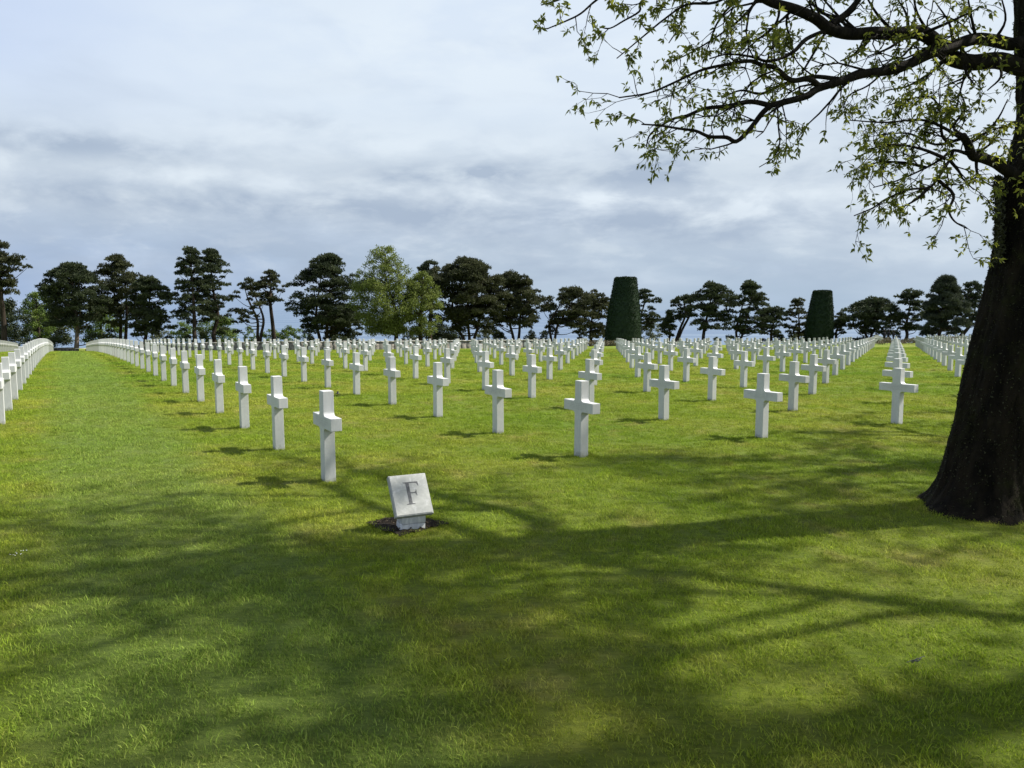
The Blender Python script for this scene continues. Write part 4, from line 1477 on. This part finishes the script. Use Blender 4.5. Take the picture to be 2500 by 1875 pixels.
def build_light():
    w = D.worlds.new('World')
    scene.world = w
    w.use_nodes = True
    nt = w.node_tree
    for n in list(nt.nodes): nt.nodes.remove(n)
    b = NB(nt)
    sky = b.n('ShaderNodeTexSky', sky_type='NISHITA')
    sky.sun_disc = False
    sky.sun_elevation = SUN_EL
    sky.sun_rotation = SUN_AZ
    sky.air_density = 1.2; sky.dust_density = 1.5
    bg1 = b.n('ShaderNodeBackground'); b.l(sky.outputs[0], bg1.inputs[0]); bg1.inputs[1].default_value = 0.06
    tc = b.n('ShaderNodeTexCoord').outputs['Generated']
    sep = b.n('ShaderNodeSeparateXYZ'); b.l(tc, sep.inputs[0])
    X, Y, Z = sep.outputs
    zc = b.math('MAXIMUM', Z, 0.0)
    den = b.math('ADD', zc, 0.22)
    cv = b.n('ShaderNodeCombineXYZ')
    b.l(b.math('DIVIDE', X, den), cv.inputs[0]); b.l(b.math('DIVIDE', Y, den), cv.inputs[1]); b.l(b.math('MULTIPLY', Z, 2.0), cv.inputs[2])
    P = cv.outputs[0]
    az = b.math('DIVIDE', X, b.math('MAXIMUM', Y, 0.05))
    ca = b.n('ShaderNodeCombineXYZ')
    b.l(az, ca.inputs[0]); b.l(b.math('MULTIPLY', zc, 2.6), ca.inputs[1])
    A = ca.outputs[0]
    n1 = b.noise(b.scale(P, (0.7, 0.8, 1)), 0.9, 5, 0.5, 0.15)          # broad sheets
    n2 = b.noise(A, 8.0, 7, 0.56, 0.2)                                  # lumps of cumulus in the lower sky
    n4 = b.noise(b.scale(A, (1, 1.8, 1)), 3.2, 5, 0.5, 0.3)
    base = b.ramp(zc, [(0.0, (0.40, 0.49, 0.61)), (0.05, (0.46, 0.54, 0.65)), (0.12, (0.54, 0.60, 0.69)), (0.17, (0.60, 0.66, 0.74)), (0.24, (0.67, 0.74, 0.84)), (0.40, (0.66, 0.74, 0.88))])
    left = b.math('MULTIPLY', b.maprange(az, 0.0, -0.62), b.maprange(zc, 0.13, 0.02))
    base = b.mix(b.math('MULTIPLY', left, 0.85), base, (0.25, 0.36, 0.59))
    ul = b.math('MULTIPLY', b.maprange(az, -0.25, -0.65), b.maprange(zc, 0.15, 0.30))
    base = b.mix(b.math('MULTIPLY', ul, 0.65), base, (0.53, 0.62, 0.84))
    right = b.math('MULTIPLY', b.maprange(az, 0.15, 0.6), b.maprange(zc, 0.02, 0.12))
    base = b.mix(b.math('MULTIPLY', right, 0.6), base, (0.74, 0.79, 0.85))

    def blob(a0, e0, wa, we, amp):
        da = b.math('DIVIDE', b.math('SUBTRACT', az, a0), wa)
        de = b.math('DIVIDE', b.math('SUBTRACT', zc, e0), we)
        q = b.math('ADD', b.math('MULTIPLY', da, da), b.math('MULTIPLY', de, de))
        g = b.math('POWER', 2.718, b.math('MULTIPLY', q, -1.0))
        return b.math('MULTIPLY', g, amp)
    def total(L):
        t = blob(*L[0])
        for q in L[1:]: t = b.math('ADD', t, blob(*q))
        return t
    dk = total([(-0.60, 0.180, 0.22, 0.016, 0.55), (-0.28, 0.222, 0.07, 0.010, 0.22), (-0.13, 0.165, 0.05, 0.012, 0.5), (-0.03, 0.168, 0.05, 0.012, 0.6), (0.20, 0.168, 0.20, 0.022, 0.6),
                (-0.40, 0.128, 0.35, 0.017, 0.5), (-0.30, 0.085, 0.55, 0.04, 0.28), (0.10, 0.112, 0.30, 0.016, 0.45), (0.0, 0.045, 0.9, 0.02, 0.25), (0.30, 0.09, .2, .012, .3)])
    lt = total([(-0.45, 0.155, 0.25, 0.010, 0.45), (-0.15, 0.20, 0.30, 0.022, 0.35), (-0.10, 0.31, 0.30, 0.08, 0.45), (0.14, 0.136, 0.22, 0.012, 0.65), (0.42, 0.115, 0.18, 0.02, 0.6), (0.45, 0.27, 0.25, 0.07, 0.4), (-0.15, 0.145, 0.2, 0.01, 0.35)])
    dk = b.math('MULTIPLY', dk, b.maprange(n2, 0.40, 0.58, 0.0, 1.7, False))
    lt = b.math('MULTIPLY', lt, b.maprange(n2, 0.60, 0.42, 0.1, 1.5, False))
    c = b.mix(b.maprange(n1, 0.46, 0.68, 0.0, 0.35), base, (0.76, 0.81, 0.89))
    c = b.mix(b.maprange(n1, 0.46, 0.28, 0.0, 0.35), c, (0.54, 0.62, 0.77))
    c = b.mix(b.maprange(n4, 0.50, 0.70, 0.0, 0.28), c, (0.47, 0.54, 0.67))
    n5 = b.noise(b.scale(A, (1, 1.2, 1)), 13.0, 8, 0.58, 0.25)
    lump = b.math('MULTIPLY', b.maprange(zc, 0.25, 0.14), b.maprange(zc, 0.02, 0.08))
    c = b.mix(b.math('MULTIPLY', b.maprange(n5, 0.46, 0.68, 0.0, 0.30), lump), c, (0.80, 0.84, 0.88))
    c = b.mix(b.math('MULTIPLY', b.maprange(n5, 0.47, 0.34, 0.0, 0.22), lump), c, (0.42, 0.49, 0.60))
    c = b.mix(b.math('MINIMUM', lt, 0.9), c, (0.79, 0.84, 0.90))
    c = b.mix(b.math('MINIMUM', dk, 0.85), c, (0.38, 0.45, 0.57))
    c = b.mix(1.0, c, (0.945, 0.985, 1.0), 'MULTIPLY')
    bg2 = b.n('ShaderNodeBackground'); b.l(c, bg2.inputs[0]); bg2.inputs[1].default_value = 0.60
    # the cloud sheet opens overhead, where the sky is seen through it
    cov = b.maprange(zc, 0.45, 0.85, 1.0, 0.45)
    mx = b.n('ShaderNodeMixShader')
    b.l(cov, mx.inputs[0]); b.l(bg1.outputs[0], mx.inputs[1]); b.l(bg2.outputs[0], mx.inputs[2])
    o = b.n('ShaderNodeOutputWorld'); b.l(mx.outputs[0], o.inputs[0])
    w.cycles.sampling_method = 'MANUAL'
    w.cycles.sample_map_resolution = 512

    sd = D.lights.new('sun', 'SUN')
    sd.energy = 5.0
    sd.angle = math.radians(0.9)
    sd.color = (1.0, 0.95, 0.86)
    s = D.objects.new('sun', sd); C.objects.link(s)
    d = Vector((math.sin(SUN_AZ) * math.cos(SUN_EL), math.cos(SUN_AZ) * math.cos(SUN_EL), math.sin(SUN_EL)))
    s.rotation_euler = d.to_track_quat('Z', 'Y').to_euler()
    s.location = d * 60


def build_camera():
    cd = D.cameras.new('camera')
    cd.sensor_width = 36
    cd.lens = F_PX / 2500 * 36
    cd.clip_start = 0.05
    cd.clip_end = 120000
    o = D.objects.new('camera', cd); C.objects.link(o)
    o.location = (0, 0, EYE)
    o.rotation_euler = (math.pi / 2 - PITCH, 0, 0)
    scene.camera = o


build_camera()
build_light()
build_ground()
build_sea()
build_crosses()
build_marker()
build_grass()
build_near_tree()
build_side_tree(8.0, 4.9, 14.0, 4, 'leafy tree standing beyond the right edge near the viewer', 2.8, 1.25)
build_side_tree(10.3, 10.2, 10.0, 12, 'leafy tree next in line beyond the right edge behind the big trunk', 3.2, 0.95)
build_side_tree(15.6, 13.6, 10.0, 7, 'leafy tree farther along the line beyond the right edge', 2.6, 1.0)
build_far()
build_far_furniture()
build_small()

vs = scene.view_settings
vs.view_transform = 'Standard'
vs.look = 'None'
vs.exposure = 0.85
vs.gamma = 1.0
vs.use_curve_mapping = False
scene.cycles.max_bounces = 6
scene.cycles.transparent_max_bounces = 4
